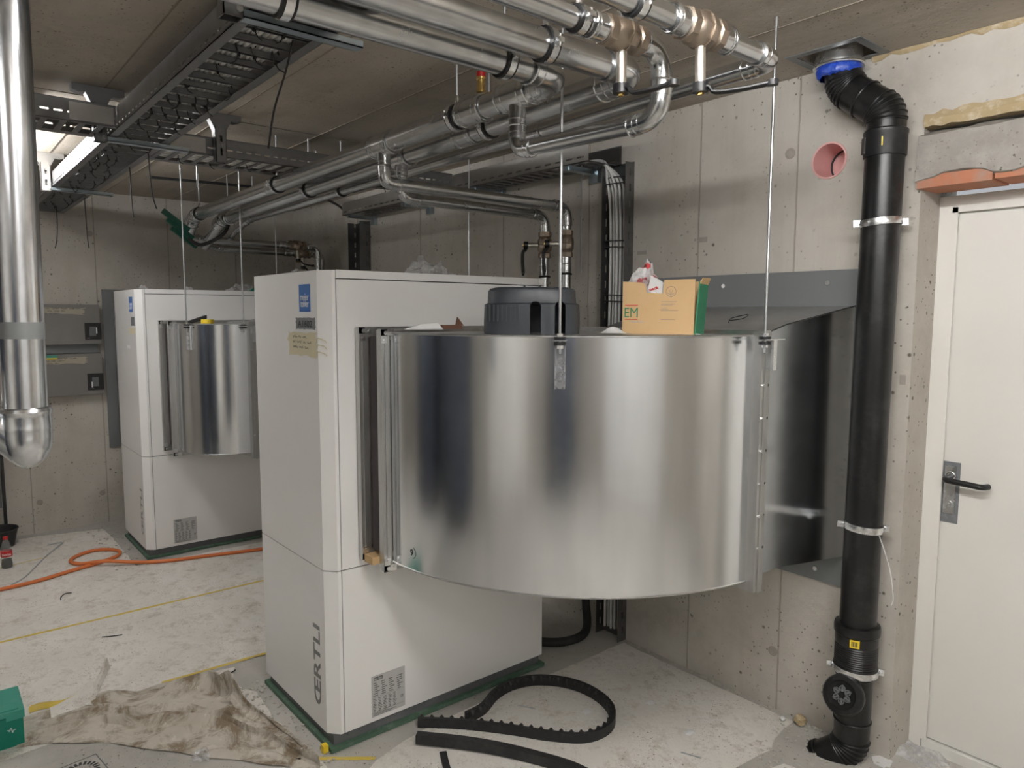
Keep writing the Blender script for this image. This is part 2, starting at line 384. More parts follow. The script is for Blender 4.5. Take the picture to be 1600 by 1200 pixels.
# ------------------------------------------------------------------ the room
fl = struct('floor', MB().box(XL, XW+0.4, YN, YB, -0.12, 0.0), 'floor')
m = MB()
px0, px1, py0, py1 = 2.475, 2.672, 1.195, 1.405          # square pocket for the drain pipe
m.box(XL, px0, YN, YB+0.2, CEIL, CEIL+0.25); m.box(px1, XW+0.4, YN, YB+0.2, CEIL, CEIL+0.25)
m.box(px0, px1, YN, py0, CEIL, CEIL+0.25); m.box(px0, px1, py1, YB+0.2, CEIL, CEIL+0.25)
m.box(px0-0.01, px1+0.01, py0-0.01, py1+0.01, CEIL+0.18, CEIL+0.22)
cl = struct('ceiling', m, 'ceil')
pk = MB().frame((0, 0, 0), X, Y, Z, px0-0.03, px1+0.004, py0-0.03, py1+0.03, 0.03, CEIL-0.003, CEIL+0.001)
struct('pocket_rim', pk, 'plate', cl)
for sx in (-1.40, -0.88, -0.37, 0.145, 0.655, 1.17, 1.66, 2.18):
    struct('formwork_seam', MB().box(sx-0.003, sx+0.003, YN, YB, CEIL-0.003, CEIL+0.001), 'seam_dark', cl)
for sy in (0.6, 3.563):
    struct('formwork_seam', MB().box(XL, XW, sy-0.0025, sy+0.0025, CEIL-0.0025, CEIL+0.001), 'seam_dark', cl)
wr = struct('wall_right', MB().box(XW, XW+0.32, 1.045, YB+0.2, 0, CEIL), 'wall')
boolean(wr, MB().cyl((XW-0.1, 1.373, 2.215), (XW+0.29, 1.373, 2.215), 0.068, seg=40))
wd = struct('wall_doorside', MB().box(XW, XW+0.32, YN, 1.045, 2.285, CEIL).box(XW, XW+0.32, YN, -0.06, 0, 2.285), 'wall')
for sy in (1.498, 1.95, 2.62, 3.313, 4.208, 5.1):
    struct('formwork_seam', MB().box(XW-0.003, XW+0.001, sy-0.003, sy+0.003, 0, CEIL), 'seam', wr)
wb = struct('wall_back', MB().box(XL, XW, YB, YB+0.2, 0, CEIL), 'wall')
for sx in (-1.0, -0.4, 0.30, 0.60, 1.095, 1.616, 2.15):
    struct('formwork_seam', MB().box(sx-0.004, sx+0.004, YB-0.003, YB+0.001, 0, CEIL), 'seam', wb)
struct('wall_left', MB().box(XL-0.2, XL, YN, YB, 0, CEIL), 'wall')
d2 = struct('reflector_door', MB().box(XL, XL+0.03, 0.15, 0.845, 0.01, 2.15).box(XL, XL+0.03, 0.855, 1.55, 0.01, 2.15), 'door')  # unseen pale door added to put a bright band in the duct
struct('door_frame', MB().box(XL, XL+0.05, 0.09, 0.149, 0, 2.21).box(XL, XL+0.05, 1.551, 1.61, 0, 2.21).box(XL, XL+0.05, 0.149, 1.551, 2.151, 2.21), 'door', d2)
wn = struct('wall_near', MB().box(XL, -0.7, YN-0.2, YN, 0, CEIL).box(1.5, XW+0.4, YN-0.2, YN, 0, CEIL), 'wall')
struct('wall_nearcentre', MB().box(-0.7, 1.5, YN-0.2, YN+0.01, 0, CEIL), 'plaster')  # pale section put in to reflect brightly in the curved duct
def tie_hole(c, n, par):
    c = V(c); n = V(n)
    mb = MB(); mb.hollow([(0.013, -0.004), (0.02, -0.004), (0.021, 0.003), (0.014, 0.004)], c, n, 24); mb.cyl(c-n*0.006, c+n*0.001, 0.014, seg=20)
    struct('tie_hole', mb, 'seam', par)
for y, z in ((1.531, 2.267), (1.522, 0.244), (3.6, 2.26), (3.6, 0.25), (2.9, 1.2)): tie_hole((XW, y, z), (-1, 0, 0), wr)
for x, z in ((0.646, 0.231), (1.06, 0.238), (1.067, 2.236), (0.45, 1.25), (1.75, 2.236)): tie_hole((x, YB, z), (0, -1, 0), wb)
# patches of grey tape and repair on the wall
for (y, z, a, b) in ((1.93, 1.965, 0.05, 0.022), (2.27, 1.93, 0.055, 0.018), (1.07, 1.412, 0.02, 0.035)):
    struct('wall_patch', MB().box(XW-0.002, XW+0.001, y-a/2, y+a/2, z-b/2, z+b/2), 'seam', wr)
# ragged foam along the wall-ceiling joint
mb = MB(); pts = []
rows = []
for i in range(60):
    y = -0.6 + i*0.031; wv = 0.006+0.008*random.random(); h = 0.004+0.020*random.random()
    rows.append([(XW-0.001, y, CEIL-h), (XW-wv*0.7, y, CEIL-h*0.6), (XW-wv, y, CEIL-0.001)])
mb.sheet(rows); solo('joint_foam', mb, 'foam', 'ragged brown foam bead along the wall and ceiling joint above the door', 'foam seal')
# pink sleeve in the round hole
t = thing('wall_sleeve', 'pink plastic pipe sleeve cast into the concrete wall beside the black drain pipe', 'pipe sleeve', (XW, 1.373, 2.215))
part('sleeve_tube', MB().hollow([(0.0675, -0.004), (0.0675, 0.27), (0.061, 0.27), (0.061, -0.004)], (XW, 1.373, 2.215), X, 40), 'pink', t)
part('end_cap', MB().cyl((XW+0.14, 1.373, 2.215), (XW+0.15, 1.373, 2.215), 0.0612, seg=40), 'pink', t)
part('inner_ring', MB().ring((XW+0.135, 1.373, 2.215), X, 0.059, 0.004, 36), 'core', t)

# ---- lintel with its brick soffit over the door
t = thing('door_lintel', 'grey mortar lintel with broken red brick underside above the door', 'lintel', (XW, 0.5, 2.06))
mb = MB(); rows = []
top = []; N_ = 40
for i in range(N_+1):
    y = -0.10+1.155*i/N_; j = 0.006*random.random(); k = -0.034+0.030*(0.5+0.5*math.sin(i*0.55+1.2*math.sin(i*0.21)))+0.008*random.random()
    rows.append([(XW+0.31, y, 2.11), (XW-0.010, y, 2.110+k), (XW-0.026-j*0.6, y, 2.118+k), (XW-0.024-j*0.4, y, 2.18), (XW-0.020-j, y, 2.243-j), (XW+0.01, y, 2.252+j), (XW+0.31, y, 2.255)])
mb.sheet(rows); mb.poly(rows[0]); mb.poly(rows[-1][::-1]); part('mortar_beam', mb, 'lintel', t)
for i in range(5):
    y0 = -0.10+i*0.231
    mb = MB().box(XW-0.016-0.006*random.random(), XW+0.14, y0+0.003, y0+0.228, 2.064+0.008*random.random(), 2.108); part('brick', mb, 'brick', t)
mb = MB(); rows = []
for i in range(41):
    y = -0.10+1.145*i/40; a = 0.012*random.random(); b_ = 0.008*random.random()
    rows.append([(XW+0.05, y, 2.272), (XW-0.004-a*0.7, y, 2.274-b_), (XW-0.010-a, y, 2.292), (XW-0.004, y, 2.308+b_*2), (XW+0.05, y, 2.31)])
mb.sheet(rows); part('foam_strip', mb, 'foam', t)

# ---- door
dr = struct('door_1', MB().box(2.872, 2.905, 0.02, 1.008, 0.045, 2.012), 'door')
fr = MB(); fr.box(2.852, 2.92, 1.003, 1.045, 0.0, 2.058); fr.box(2.852, 2.92, -0.03, 1.003, 2.018, 2.058); fr.box(2.852, 2.92, -0.06, 0.02, 0, 2.018)
fr.box(2.852, 2.86, 0.985, 1.003, 0.04, 2.018); fr.box(2.852, 2.86, 0.0, 1.003, 2.0, 2.018)
struct('door_frame', fr, 'door', dr)
struct('door_sill', MB().box(2.852, 2.92, 0.0, 1.0, 0.0, 0.04), 'door', dr)
hp = struct('handle_plate', MB().obox((2.872, 0.962, 0.92), -Y, Z, -X, (-0.019, 0.019), (0, 0.175), (0, 0.007)), 'zinc', dr)
struct('taped_edge', MB().obox((2.872, 0.962, 0.92), -Y, Z, -X, (-0.029, 0.030), (-0.035, 0.19), (0, 0.002)), 'ducttape', dr)
lk = MB(); lk.cyl((2.866, 0.962, 0.955), (2.859, 0.962, 0.955), 0.013, seg=20); lk.cyl((2.861, 0.962, 0.955), (2.856, 0.962, 0.955), 0.006, seg=14); lk.ring((2.865, 0.962, 1.06), X, 0.014, 0.003, 20)
struct('lock_rosette', lk, 'zinc', dr)
s_, a_ = fillet([(2.868, 0.966, 1.052), (2.815, 0.966, 1.052), (2.815, 0.845, 1.045), (2.845, 0.835, 1.045)], 0.018, 6)
path = []
for i, st in enumerate(s_):
    path += [st[0], st[1]]
    if i < len(a_): path += a_[i][1:-1]
struct('door_handle', MB().tube(path, 0.0105, 14), 'black', dr)

# ------------------------------------------------------------------ ceiling battens
def batten(x, y0, y1, label, group='ceiling battens', lm='lamp'):
    t = thing('ceiling_light', label, 'ceiling light', (x, (y0+y1)/2, CEIL-0.10), group)
    part('housing', MB().box(x-0.03, x+0.03, y0, y1, CEIL-0.045, CEIL-0.001), 'lamp_body', t)
    part('end_cap', MB().box(x-0.03, x+0.03, y0-0.012, y0-0.001, CEIL-0.11, CEIL-0.001), 'lamp_body', t)
    part('end_cap', MB().box(x-0.03, x+0.03, y1+0.001, y1+0.012, CEIL-0.11, CEIL-0.001), 'lamp_body', t)
    part('tube', MB().cyl((x, y0, CEIL-0.08), (x, y1, CEIL-0.08), 0.024, seg=18), lm, t)
batten(0.43, 3.70, 4.95, 'glowing white batten light on the ceiling behind the cable tray', None, 'lamp_far')
batten(0.90, -0.20, 1.00, 'white batten light on the ceiling just right of the cable ladder')
batten(0.30, -1.75, -0.5, 'added unseen fill batten on the ceiling behind the camera', lm='lamp_fill')  # fill lamp put in to brighten the near wall and its duct reflection
batten(-1.3, -0.75, 0.55, 'added unseen fill batten on the ceiling over the open floor', lm='lamp_fill_low')  # unseen fill lamp added to brighten the pump fronts
batten(-1.3, 3.70, 4.95, 'added unseen fill batten on the ceiling beside the far side wall', lm='lamp_fill_low')  # weak fill lamp added out of view to lift the room
# unseen tanks added along the side wall to darken the left of the curved ducts
for yc, la in ((2.75, 'added dark tank nearest the side wall door, unseen, for the duct reflection'), (4.05, 'added dark tank in the far side wall corner, unseen, for the duct reflection')):
    t = thing('dark_band_tank', la, 'tank', (-1.95, yc, 0.004), 'added dark tanks')
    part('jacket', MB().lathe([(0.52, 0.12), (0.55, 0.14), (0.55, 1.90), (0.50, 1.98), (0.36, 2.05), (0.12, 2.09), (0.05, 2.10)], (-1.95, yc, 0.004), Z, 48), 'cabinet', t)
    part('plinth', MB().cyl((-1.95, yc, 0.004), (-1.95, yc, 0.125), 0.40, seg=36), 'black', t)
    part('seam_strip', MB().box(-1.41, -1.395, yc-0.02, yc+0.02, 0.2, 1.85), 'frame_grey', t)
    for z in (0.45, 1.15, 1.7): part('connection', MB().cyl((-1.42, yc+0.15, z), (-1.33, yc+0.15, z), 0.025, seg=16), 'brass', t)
# unseen cabinet added as the dark band a person's reflection makes in the duct
t = thing('dark_band_cabinet', 'added dark cabinet behind the camera, unseen, for the dark band in the duct', 'cabinet', (-1.75, -1.05, 0.004))
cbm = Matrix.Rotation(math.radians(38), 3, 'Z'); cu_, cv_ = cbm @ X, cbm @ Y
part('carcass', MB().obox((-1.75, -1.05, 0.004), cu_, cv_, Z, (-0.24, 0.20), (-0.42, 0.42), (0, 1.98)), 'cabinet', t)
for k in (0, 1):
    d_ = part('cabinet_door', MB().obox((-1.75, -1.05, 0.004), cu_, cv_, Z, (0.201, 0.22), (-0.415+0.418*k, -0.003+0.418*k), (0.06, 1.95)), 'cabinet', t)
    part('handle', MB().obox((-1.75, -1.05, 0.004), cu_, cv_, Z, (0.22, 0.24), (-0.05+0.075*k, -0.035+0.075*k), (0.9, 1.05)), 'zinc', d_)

# ------------------------------------------------------------------ heat pumps
def squiggle(mb, o, xd, yd, length, h, seed, th=0.0011):
    rnd = random.Random(seed); o, xd, yd = V(o), V(xd), V(yd); nd = xd.cross(yd); x = 0.0
    while x < length:
        wl = rnd.uniform(0.02, 0.045); n = int(wl/0.004)+2
        pts = [o + xd*(x+wl*i/n) + yd*(h*(0.5+0.5*math.sin(i*rnd.uniform(1.6, 2.4)+rnd.random()))) + nd*0.0006 for i in range(n+1)]
        for a, b in zip(pts, pts[1:]):
            d = (b-a).normalized(); s_ = d.cross(nd)*th
            mb.poly([a-s_, b-s_, b+s_, a+s_])
        x += wl+rnd.uniform(0.008, 0.016)
def torn(mb, o, xd, yd, w_, h, seed, th=0.0008, n=9, jag=0.008):
    rnd = random.Random(seed); o, xd, yd = V(o), V(xd), V(yd); nd = xd.cross(yd)
    P = [(0 + rnd.random()*jag, h*i/n) for i in range(n+1)] + [(w_*i/n, h-rnd.random()*jag*0.4) for i in range(1, n)] + \
        [(w_-rnd.random()*jag, h-h*i/n) for i in range(n+1)] + [(w_-w_*i/n, rnd.random()*jag*0.4) for i in range(1, n)]
    mb.prism(P, lambda p, t: o + xd*p[0] + yd*p[1] + nd*t, 0.0002, th); return mb
def heat_pump(dy, label, first):
    t = thing('heat_pump', label, 'heat pump', (1.64, 2.715+dy, 0.03), 'white heat pumps')
    Yf = 2.39+dy; Yr = 3.04+dy; F = 1.112
    part('core', MB().box(1.166, 2.162, Yf+0.006, Yr-0.003, 0.058, 1.764), 'core', t)
    plan = [(F, Yr), (F, Yf+0.042), (1.150, Yf), (1.1635, Yf), (1.1635, Yr)]
    fn = lambda p, z: V(p[0], p[1], z)
    part('front_panel', MB().prism(plan, fn, 0.694, 1.793), 'white', t, 'upper front panel')
    part('front_panel', MB().prism(plan, fn, 0.060, 0.690), 'white', t, 'lower front panel')
    part('side_panel', MB().box(1.1665, 2.165, Yf, Yf+0.02, 0.694, 1.762), 'white', t)
    part('side_panel', MB().box(1.1665, 2.165, Yf, Yf+0.02, 0.060, 0.690), 'white', t)
    part('rear_panel', MB().box(1.1665, 2.165, Yr-0.02, Yr, 0.060, 1.762), 'white', t)
    part('back_panel', MB().box(2.150, 2.166, Yf+0.021, Yr-0.021, 0.060, 1.762), 'white', t)
    part('lid', MB().box(1.1665, 2.128, Yf, Yr, 1.766, 1.795), 'white', t)
    part('lid', MB().box(2.131, 2.166, Yf, Yr, 1.766, 1.795), 'white', t)
    mb = MB().box(1.125, 2.155, Yf+0.012, Yr-0.012, 0.0200, 0.0585)
    for x in (1.19, 1.235): mb.cyl((x, Yf+0.013, 0.045), (x, Yf+0.009, 0.045), 0.009, seg=14)
    part('base_frame', mb, 'frame_grey', t)
    text('ŒRTLI', 0.078, (F, 2.478+dy, 0.145), Z, Y, 'logo', t, 'brand_lettering', 0.0016, 0.316, 1.05)
    st = part('supplier_sticker', MB().obox((F, 2.585+dy, 1.646), -Y, Z, -X, (0, 0.098), (0, 0.10), (0.0002, 0.0008)), 'blue', t, 'blue sticker with white lettering')
    text('meier', 0.036, (F-0.0008, 2.572+dy, 1.688), -Y, Z, 'print_white', st, 'lettering', 0.0003, 0.072)
    text('tobler', 0.036, (F-0.0008, 2.572+dy, 1.664), -Y, Z, 'print_white', st, 'lettering', 0.0003, 0.072)
    if first:
        tp = part('tape_label', torn(MB(), (F, 2.622+dy, 1.580), -Y, Z, 0.176, 0.046, 3), 'ducttape', t, 'grey cloth tape label with black lettering')
        text('A1602', 0.034, (F-0.0009, 2.60+dy, 1.590), -Y, Z, 'ink', tp, 'lettering', 0.0004, 0.125)
        nt = part('tape_note', torn(MB(), (F, 2.704+dy, 1.478), -Y, Z, 0.272, 0.094, 5, 0.0011, 9, 0.02), 'masking', t, 'cream masking tape note with handwriting')
        mb = MB()
        for i, L_ in enumerate((0.115, 0.15, 0.13)): squiggle(mb, (F-0.0009, 2.650+dy, 1.548-i*0.019), -Y, Z, L_, 0.009, 20+i)
        part('handwriting', mb, 'ink', nt, None, True)
        mb = MB()
        for i in range(3):
            z = 1.50+i*0.024; mb.tube(smooth_path([(F-0.001, 2.435+dy, z), (F-0.004, 2.42+dy, z+0.004), (F+0.012, 2.405+dy, z-0.004+0.01*random.random()), (F+0.018, 2.398+dy, z-0.012)], 4), 0.0018, 6)
        part('torn_edge', mb, 'masking', nt, None, True)
    else:
        part('tape_label', torn(MB(), (F, 2.555+dy, 1.555), -Y, Z, 0.11, 0.06, 13), 'ducttape', t, 'dark cloth tape label')
        part('tape_note', torn(MB(), (F, 2.62+dy, 1.50), -Y, Z, 0.18, 0.045, 15, 0.001, 7, 0.02), 'masking', t, 'torn masking tape strip')
        part('tape_note', torn(MB(), (F, 2.70+dy, 1.40), -Y, Z, 0.09, 0.025, 16, 0.001, 7, 0.01), 'paper', t, 'small white tape scrap')
    rp = part('rating_plate', MB().obox((1.279, Yf, 0.077), X, Z, -Y, (0, 0.149), (0, 0.166), (0.0002, 0.0009)), 'label', t, 'silver rating plate with small print')
    q = Yf-0.0009
    mb = MB(); rnd = random.Random(4)
    mb.box(1.290, 1.328, q-0.0003, q, 0.2235, 0.2365)
    for r in range(7):
        z = 0.213-r*0.0085
        for c_ in range(4):
            x0 = 1.286+c_*0.034+rnd.uniform(0, 0.006); mb.box(x0, x0+rnd.uniform(0.012, 0.026), q-0.0003, q, z-0.0018, z+0.0014)
    for r in range(9):
        z = 0.148-r*0.0062
        for c_ in range(5):
            x0 = 1.286+c_*0.022; mb.box(x0, x0+rnd.uniform(0.008, 0.016), q-0.0003, q, z-0.0014, z+0.0012)
    for r in range(3): mb.box(1.286, 1.286+rnd.uniform(0.06, 0.10), q-0.0003, q, 0.090-r*0.0045, 0.0918-r*0.0045)
    for z in (0.155, 0.095): mb.box(1.284, 1.423, q-0.0003, q, z, z+0.0006)
    part('small_print', mb, 'label_ink', rp, None, True)
    text('Meier Tobler', 0.011, (1.292, q-0.0004, 0.2265), X, Z, 'label', rp, 'lettering', 0.0002, 0.034)
    text('CE', 0.014, (1.407, q, 0.118), X, Z, 'label_ink', rp, 'conformity_mark', 0.0002, 0.013)
    return t
P1 = heat_pump(0.0, 'large white heat pump cabinet in front with cream tape note and blue sticker', True)
P2 = heat_pump(2.75, 'white heat pump cabinet further back beside the grey wall boxes', False)
for dy, lab in ((0.0, 'green rubber mat under the front heat pump'), (2.75, 'green rubber mat under the rear heat pump')):
    mb = MB().box(1.106, 2.176, 2.382+dy, 3.05+dy, 0.0032, 0.0195)
    solo('vibration_mat', mb, 'green_mat', lab, 'rubber mat', 'green mats under the heat pumps')

# ------------------------------------------------------------------ air ducts
def profile_frame(t, o, u, v, n, u0, u1, v0, v1, d, name, label=None):
    """bolted duct flange: four rails with a rib and cast corner pieces"""
    f = MB().frame(o, u, v, n, u0, u1, v0, v1, 0.034, 0, d)
    f.frame(o, u, v, n, u0+0.010, u1-0.010, v0+0.010, v1-0.010, 0.007, d, d+0.004); f.frame(o, u, v, n, u0-0.004, u1+0.004, v0-0.004, v1+0.004, 0.006, d*0.4, d+0.003)
    fo = part(name, f, 'profile', t, label)
    o = V(o)
    for a, sa in ((u0, 1), (u1, -1)):
        for b, sb in ((v0, 1), (v1, -1)):
            c = MB(); c.obox(o, u, v, n, sorted((a-0.003*sa, a+0.046*sa)), sorted((b-0.003*sb, b+0.020*sb)), (d, d+0.006)); c.obox(o, u, v, n, sorted((a-0.003*sa, a+0.020*sa)), sorted((b-0.003*sb, b+0.046*sb)), (d, d+0.006))
            q = o+u*(a+0.010*sa)+v*(b+0.010*sb)
            c.cyl(q+n*(d+0.004), q+n*(d+0.014), 0.008, seg=8)
            c.cyl(q+u*(0.026*sa)+n*(d+0.004), q+u*(0.026*sa)+n*(d+0.009), 0.004, seg=8); c.cyl(q+v*(0.026*sb)+n*(d+0.004), q+v*(0.026*sb)+n*(d+0.009), 0.004, seg=8)
            part('corner_piece', c, 'zinc', fo)
    return fo
def hanger_strip(t, o, n, u, L_=0.15):
    """perforated angle bolted to the duct with the rod seat on top"""
    o, n, u = V(o), V(n), V(u); mb = MB()
    mb.obox(o, u, Z, n, (-0.016, 0.016), (-L_, 0.0), (0.0, 0.003)); mb.obox(o, u, Z, n, (-0.016, -0.013), (-L_, 0.0), (0.003, 0.014)); mb.obox(o, u, Z, n, (0.013, 0.016), (-L_, 0), (0.003, 0.014))
    mb.obox(o, u, Z, n, (-0.02, 0.02), (0.0, 0.003), (-0.012, 0.038))
    for k in range(4): mb.cyl(o+n*0.003-Z*(0.03+0.03*k), o+n*0.008-Z*(0.03+0.03*k), 0.006, seg=8)
    part('hanger_strip', mb, 'zinc', t)
def hang_rod(x, y, z, label, drop=0.04):
    t = thing('threaded_rod', label, 'threaded rod', (x, y, z-drop), 'duct hanger rods')
    part('rod', MB().cyl((x, y, z-drop), (x, y, CEIL-0.002), 0.0045, seg=10), 'rod', t)
    part('anchor', MB().cyl((x, y, CEIL-0.028), (x, y, CEIL-0.001), 0.008, seg=12), 'zinc', t)
    part('rubber_washer', MB().cyl((x, y, z-0.014), (x, y, z-0.004), 0.019, seg=18), 'black', t); part('rubber_washer', MB().cyl((x, y, z+0.0035), (x, y, z+0.012), 0.019, seg=18), 'black', t)
    part('nut', MB().cyl((x, y, z+0.0125), (x, y, z+0.022), 0.010, seg=6), 'zinc', t); part('nut', MB().cyl((x, y, z-0.024), (x, y, z-0.0145), 0.010, seg=6), 'zinc', t)

ZT, ZB = 1.570, 0.738
def duct(dy, r, xend, inner, label, rods, strips, name='air_duct'):
    Yf = 2.39+dy; t = thing(name, label, 'air duct', (1.69, 1.9+dy, ZB), 'sheet metal air ducts')
    xl, xr = 1.30, 2.08; ys = 2.245+dy
    profile_frame(t, (0, Yf-0.001, 0), X, Z, -Y, xl-0.064, xr+0.05, ZB-0.005, ZT+0.018, 0.034, 'pump_flange')
    part('flexible_sleeve', MB().box(xl-0.022, xr+0.015, ys+0.040, Yf-0.036, ZB+0.025, ZT-0.012), 'fabric', t, 'dark fabric sleeve')
    mb = MB()
    n = 88
    for k in range(n):
        z = ZB+0.045+(ZT-ZB-0.09)*k/(n-1)
        mb.box(xl-0.0245, xl-0.0215, ys+0.046, ys+0.052, z, z+0.0055)
    for k in range(40):
        x = xl+0.02+(xr-xl-0.04)*k/39; mb.box(x, x+0.006, ys+0.046, ys+0.052, ZT-0.012, ZT-0.0095)
    part('stitching', mb, 'zinc', t, None, True)
    profile_frame(t, (0, ys+0.040, 0), X, Z, -Y, xl-0.034, xr+0.035, ZB-0.030, ZT+0.012, 0.036, 'bend_flange')
    cx_, cy_ = xl+r, ys
    tmax = math.radians(83.5) if inner else PI/2
    A = [(cx_-r*math.cos(tmax*k/48), cy_-r*math.sin(tmax*k/48)) for k in range(49)]
    if inner: B = [(cx_-inner*math.cos(tmax*k/24), cy_-inner*math.sin(tmax*k/24)) for k in range(25)]
    else: B = [(xr, ys), (xr, ys-0.02), (xend+0.01, ys-0.02)]
    if not inner: A.append((xend+0.01, cy_-r))
    mb = MB(); mb.sheet([[(x, y, ZB) for x, y in A], [(x, y, ZT) for x, y in A]]); part('outer_sheet', mb, 'duct', t)
    mb = MB(); mb.sheet([[(x, y, ZB) for x, y in B], [(x, y, ZT) for x, y in B]]); part('inner_sheet', mb, 'duct', t)
    ring = A + B[::-1]
    part('top_sheet', MB().prism(ring, lambda p, z: V(p[0], p[1], z), ZT, ZT+0.003), 'duct_top', t)
    part('bottom_sheet', MB().prism(ring, lambda p, z: V(p[0], p[1], z), ZB-0.003, ZB), 'duct', t)
    part('seam_bead', MB().tube([V(x, y, ZT+0.001) for x, y in A], 0.0035, 6), 'profile', t); part('seam_bead', MB().tube([V(x, y, ZB-0.001) for x, y in A], 0.0035, 6), 'profile', t)
    yn = cy_-r*math.sin(tmax) if inner else cy_-r
    yi = B[-1][1]
    xe = A[-1][0] if inner else xend
    fo = profile_frame(t, (xe, 0, 0), -Y, Z, X, -(yi+0.03), -(yn-0.034), ZB-0.032, ZT+0.014, 0.042, 'outlet_flange')
    mb = MB()
    for z in [ZB+0.12+0.11*k for k in range(7)]:
        for xx in (xe+0.012, xe+0.04): mb.cyl((xx, yn-0.033, z), (xx, yn-0.038, z), 0.005, seg=8)
    part('bolt', mb, 'zinc', fo, None, True)
    # transition to the wall plate
    x1 = xe+0.05; x2 = x1+0.155; x3 = 2.668
    S = [(x1, yn, yi, ZB, ZT), (x2, yn, yi, ZB, ZT+0.035), (x3, yn-0.08, yi+0.12, ZB-0.01, 1.672)]
    mb = MB(); R_ = [mb.verts([(x, a, lo), (x, a, hi), (x, b, hi), (x, b, lo)]) for x, a, b, lo, hi in S]
    for i in range(2):
        for k in (0, 2, 3): mb.face([R_[i][k], R_[i][(k+1) % 4], R_[i+1][(k+1) % 4], R_[i+1][k]])
    part('transition', mb, 'duct', t)
    mb = MB(); rows = []
    for j in range(13):
        f = j/12; row = []
        for i in range(13):
            g = i/12; x = x1+(x3-x1)*g
            k = 0 if x < x2 else 1; a = S[k]; b = S[k+1]; h = (x-a[0])/(b[0]-a[0])
            ya = a[1]+(b[1]-a[1])*h; yb = a[2]+(b[2]-a[2])*h; zz = a[4]+(b[4]-a[4])*h
            wv = 0.006*math.sin(9*f+5*g)*math.sin(PI*f)*math.sin(PI*g)
            row.append((x, ya+(yb-ya)*f, zz+wv))
        rows.append(row)
    mb.sheet(rows); part('transition_top', mb, 'duct_top', t)
    e = MB(); e.tube([(x1, yn, ZT+0.001), (x2, yn, S[1][4]+0.001), (x3, yn-0.08, 1.673)], 0.0025, 6); part('seam_bead', e, 'core', t)
    wp = part('wall_plate', MB().box(2.668, XW-0.001, yn-0.085, yi+0.28 if inner else yi+0.2, 0.604, 1.807), 'plate', t, 'flat grey plate screwed to the wall')
    mb = MB()
    for z in (0.65, 1.76):
        for f in (0.10, 0.5, 0.9):
            yy = yn-0.085+(yi+0.28-yn+0.085)*f; mb.cyl((2.668, yy, z), (2.662, yy, z), 0.009, seg=10)
    part('screw', mb, 'zinc', wp, None, True)
    for (tt,) in strips:
        a = math.radians(tt); nn = V(-math.cos(a), -math.sin(a), 0); o = V(cx_, cy_, ZT-0.012)+nn*(r+0.001)
        hanger_strip(t, o, nn, V(-math.sin(a), math.cos(a), 0)*1.0)
    for (x, y) in rods:
        mb = MB().obox((x, y, ZT-0.012), X, Y, Z, (-0.018, 0.10), (-0.014, 0.02), (0, 0.003)); mb.obox((x, y, ZT-0.012), X, Y, Z, (0.055, 0.075), (0.0, 0.052), (-0.10, 0.0)); part('hanger_angle', mb, 'zinc', t)
    return t, cx_, cy_
D1, c1x, c1y = duct(0.0, 0.93, None, 0.15, 'large curved sheet metal air duct from the front heat pump to the wall', [(2.098, 1.262)], [(42,)])
a = math.radians(42); hang_rod(c1x-0.952*math.cos(a), c1y-0.952*math.sin(a), ZT-0.012, 'steel threaded rod to the middle of the front curved duct')
hang_rod(2.098, 1.262, ZT-0.012, 'steel threaded rod beside the cardboard box near the drain pipe')
D2, c2x, c2y = duct(2.75, 0.37, 1.64, None, 'curved sheet metal air duct of the rear heat pump', [(1.60, 4.578)], [(28,)])
a = math.radians(28); hang_rod(c2x-0.392*math.cos(a), c2y-0.392*math.sin(a), ZT-0.012, 'steel threaded rod by the yellow tape measure')
hang_rod(1.60, 4.578, ZT-0.012, 'steel threaded rod at the far duct next to the front cabinet corner')
# text marked on the duct corner
part('pen_mark', MB().ring((0, 0, 0), X, 0.022, 0.0008, 24, 4), 'ink', D1).matrix_local = Matrix.Translation(V(1.3085, 2.13, 0.80)-D1.location)
text('9', 0.034, (1.3065, 2.138, 0.788), -Y, Z, 'ink', D1, 'pen_mark')
# duct behind the rear pump to the back wall
t = thing('rear_duct', 'dark grey metal duct and wall plate behind the rear heat pump', 'air duct', (1.65, 6.05, 0.73))
part('wall_plate', MB().box(1.124, 2.2, YB-0.018, YB-0.006, 0.593, 1.819), 'plate', t)
profile_frame(t, (0, YB-0.018, 0), X, Z, -Y, 1.20, 2.1, 0.70, 1.60, 0.035, 'wall_flange')
part('duct_body', MB().box(1.235, 2.065, 5.795, YB-0.054, 0.735, 1.57), 'duct', t)

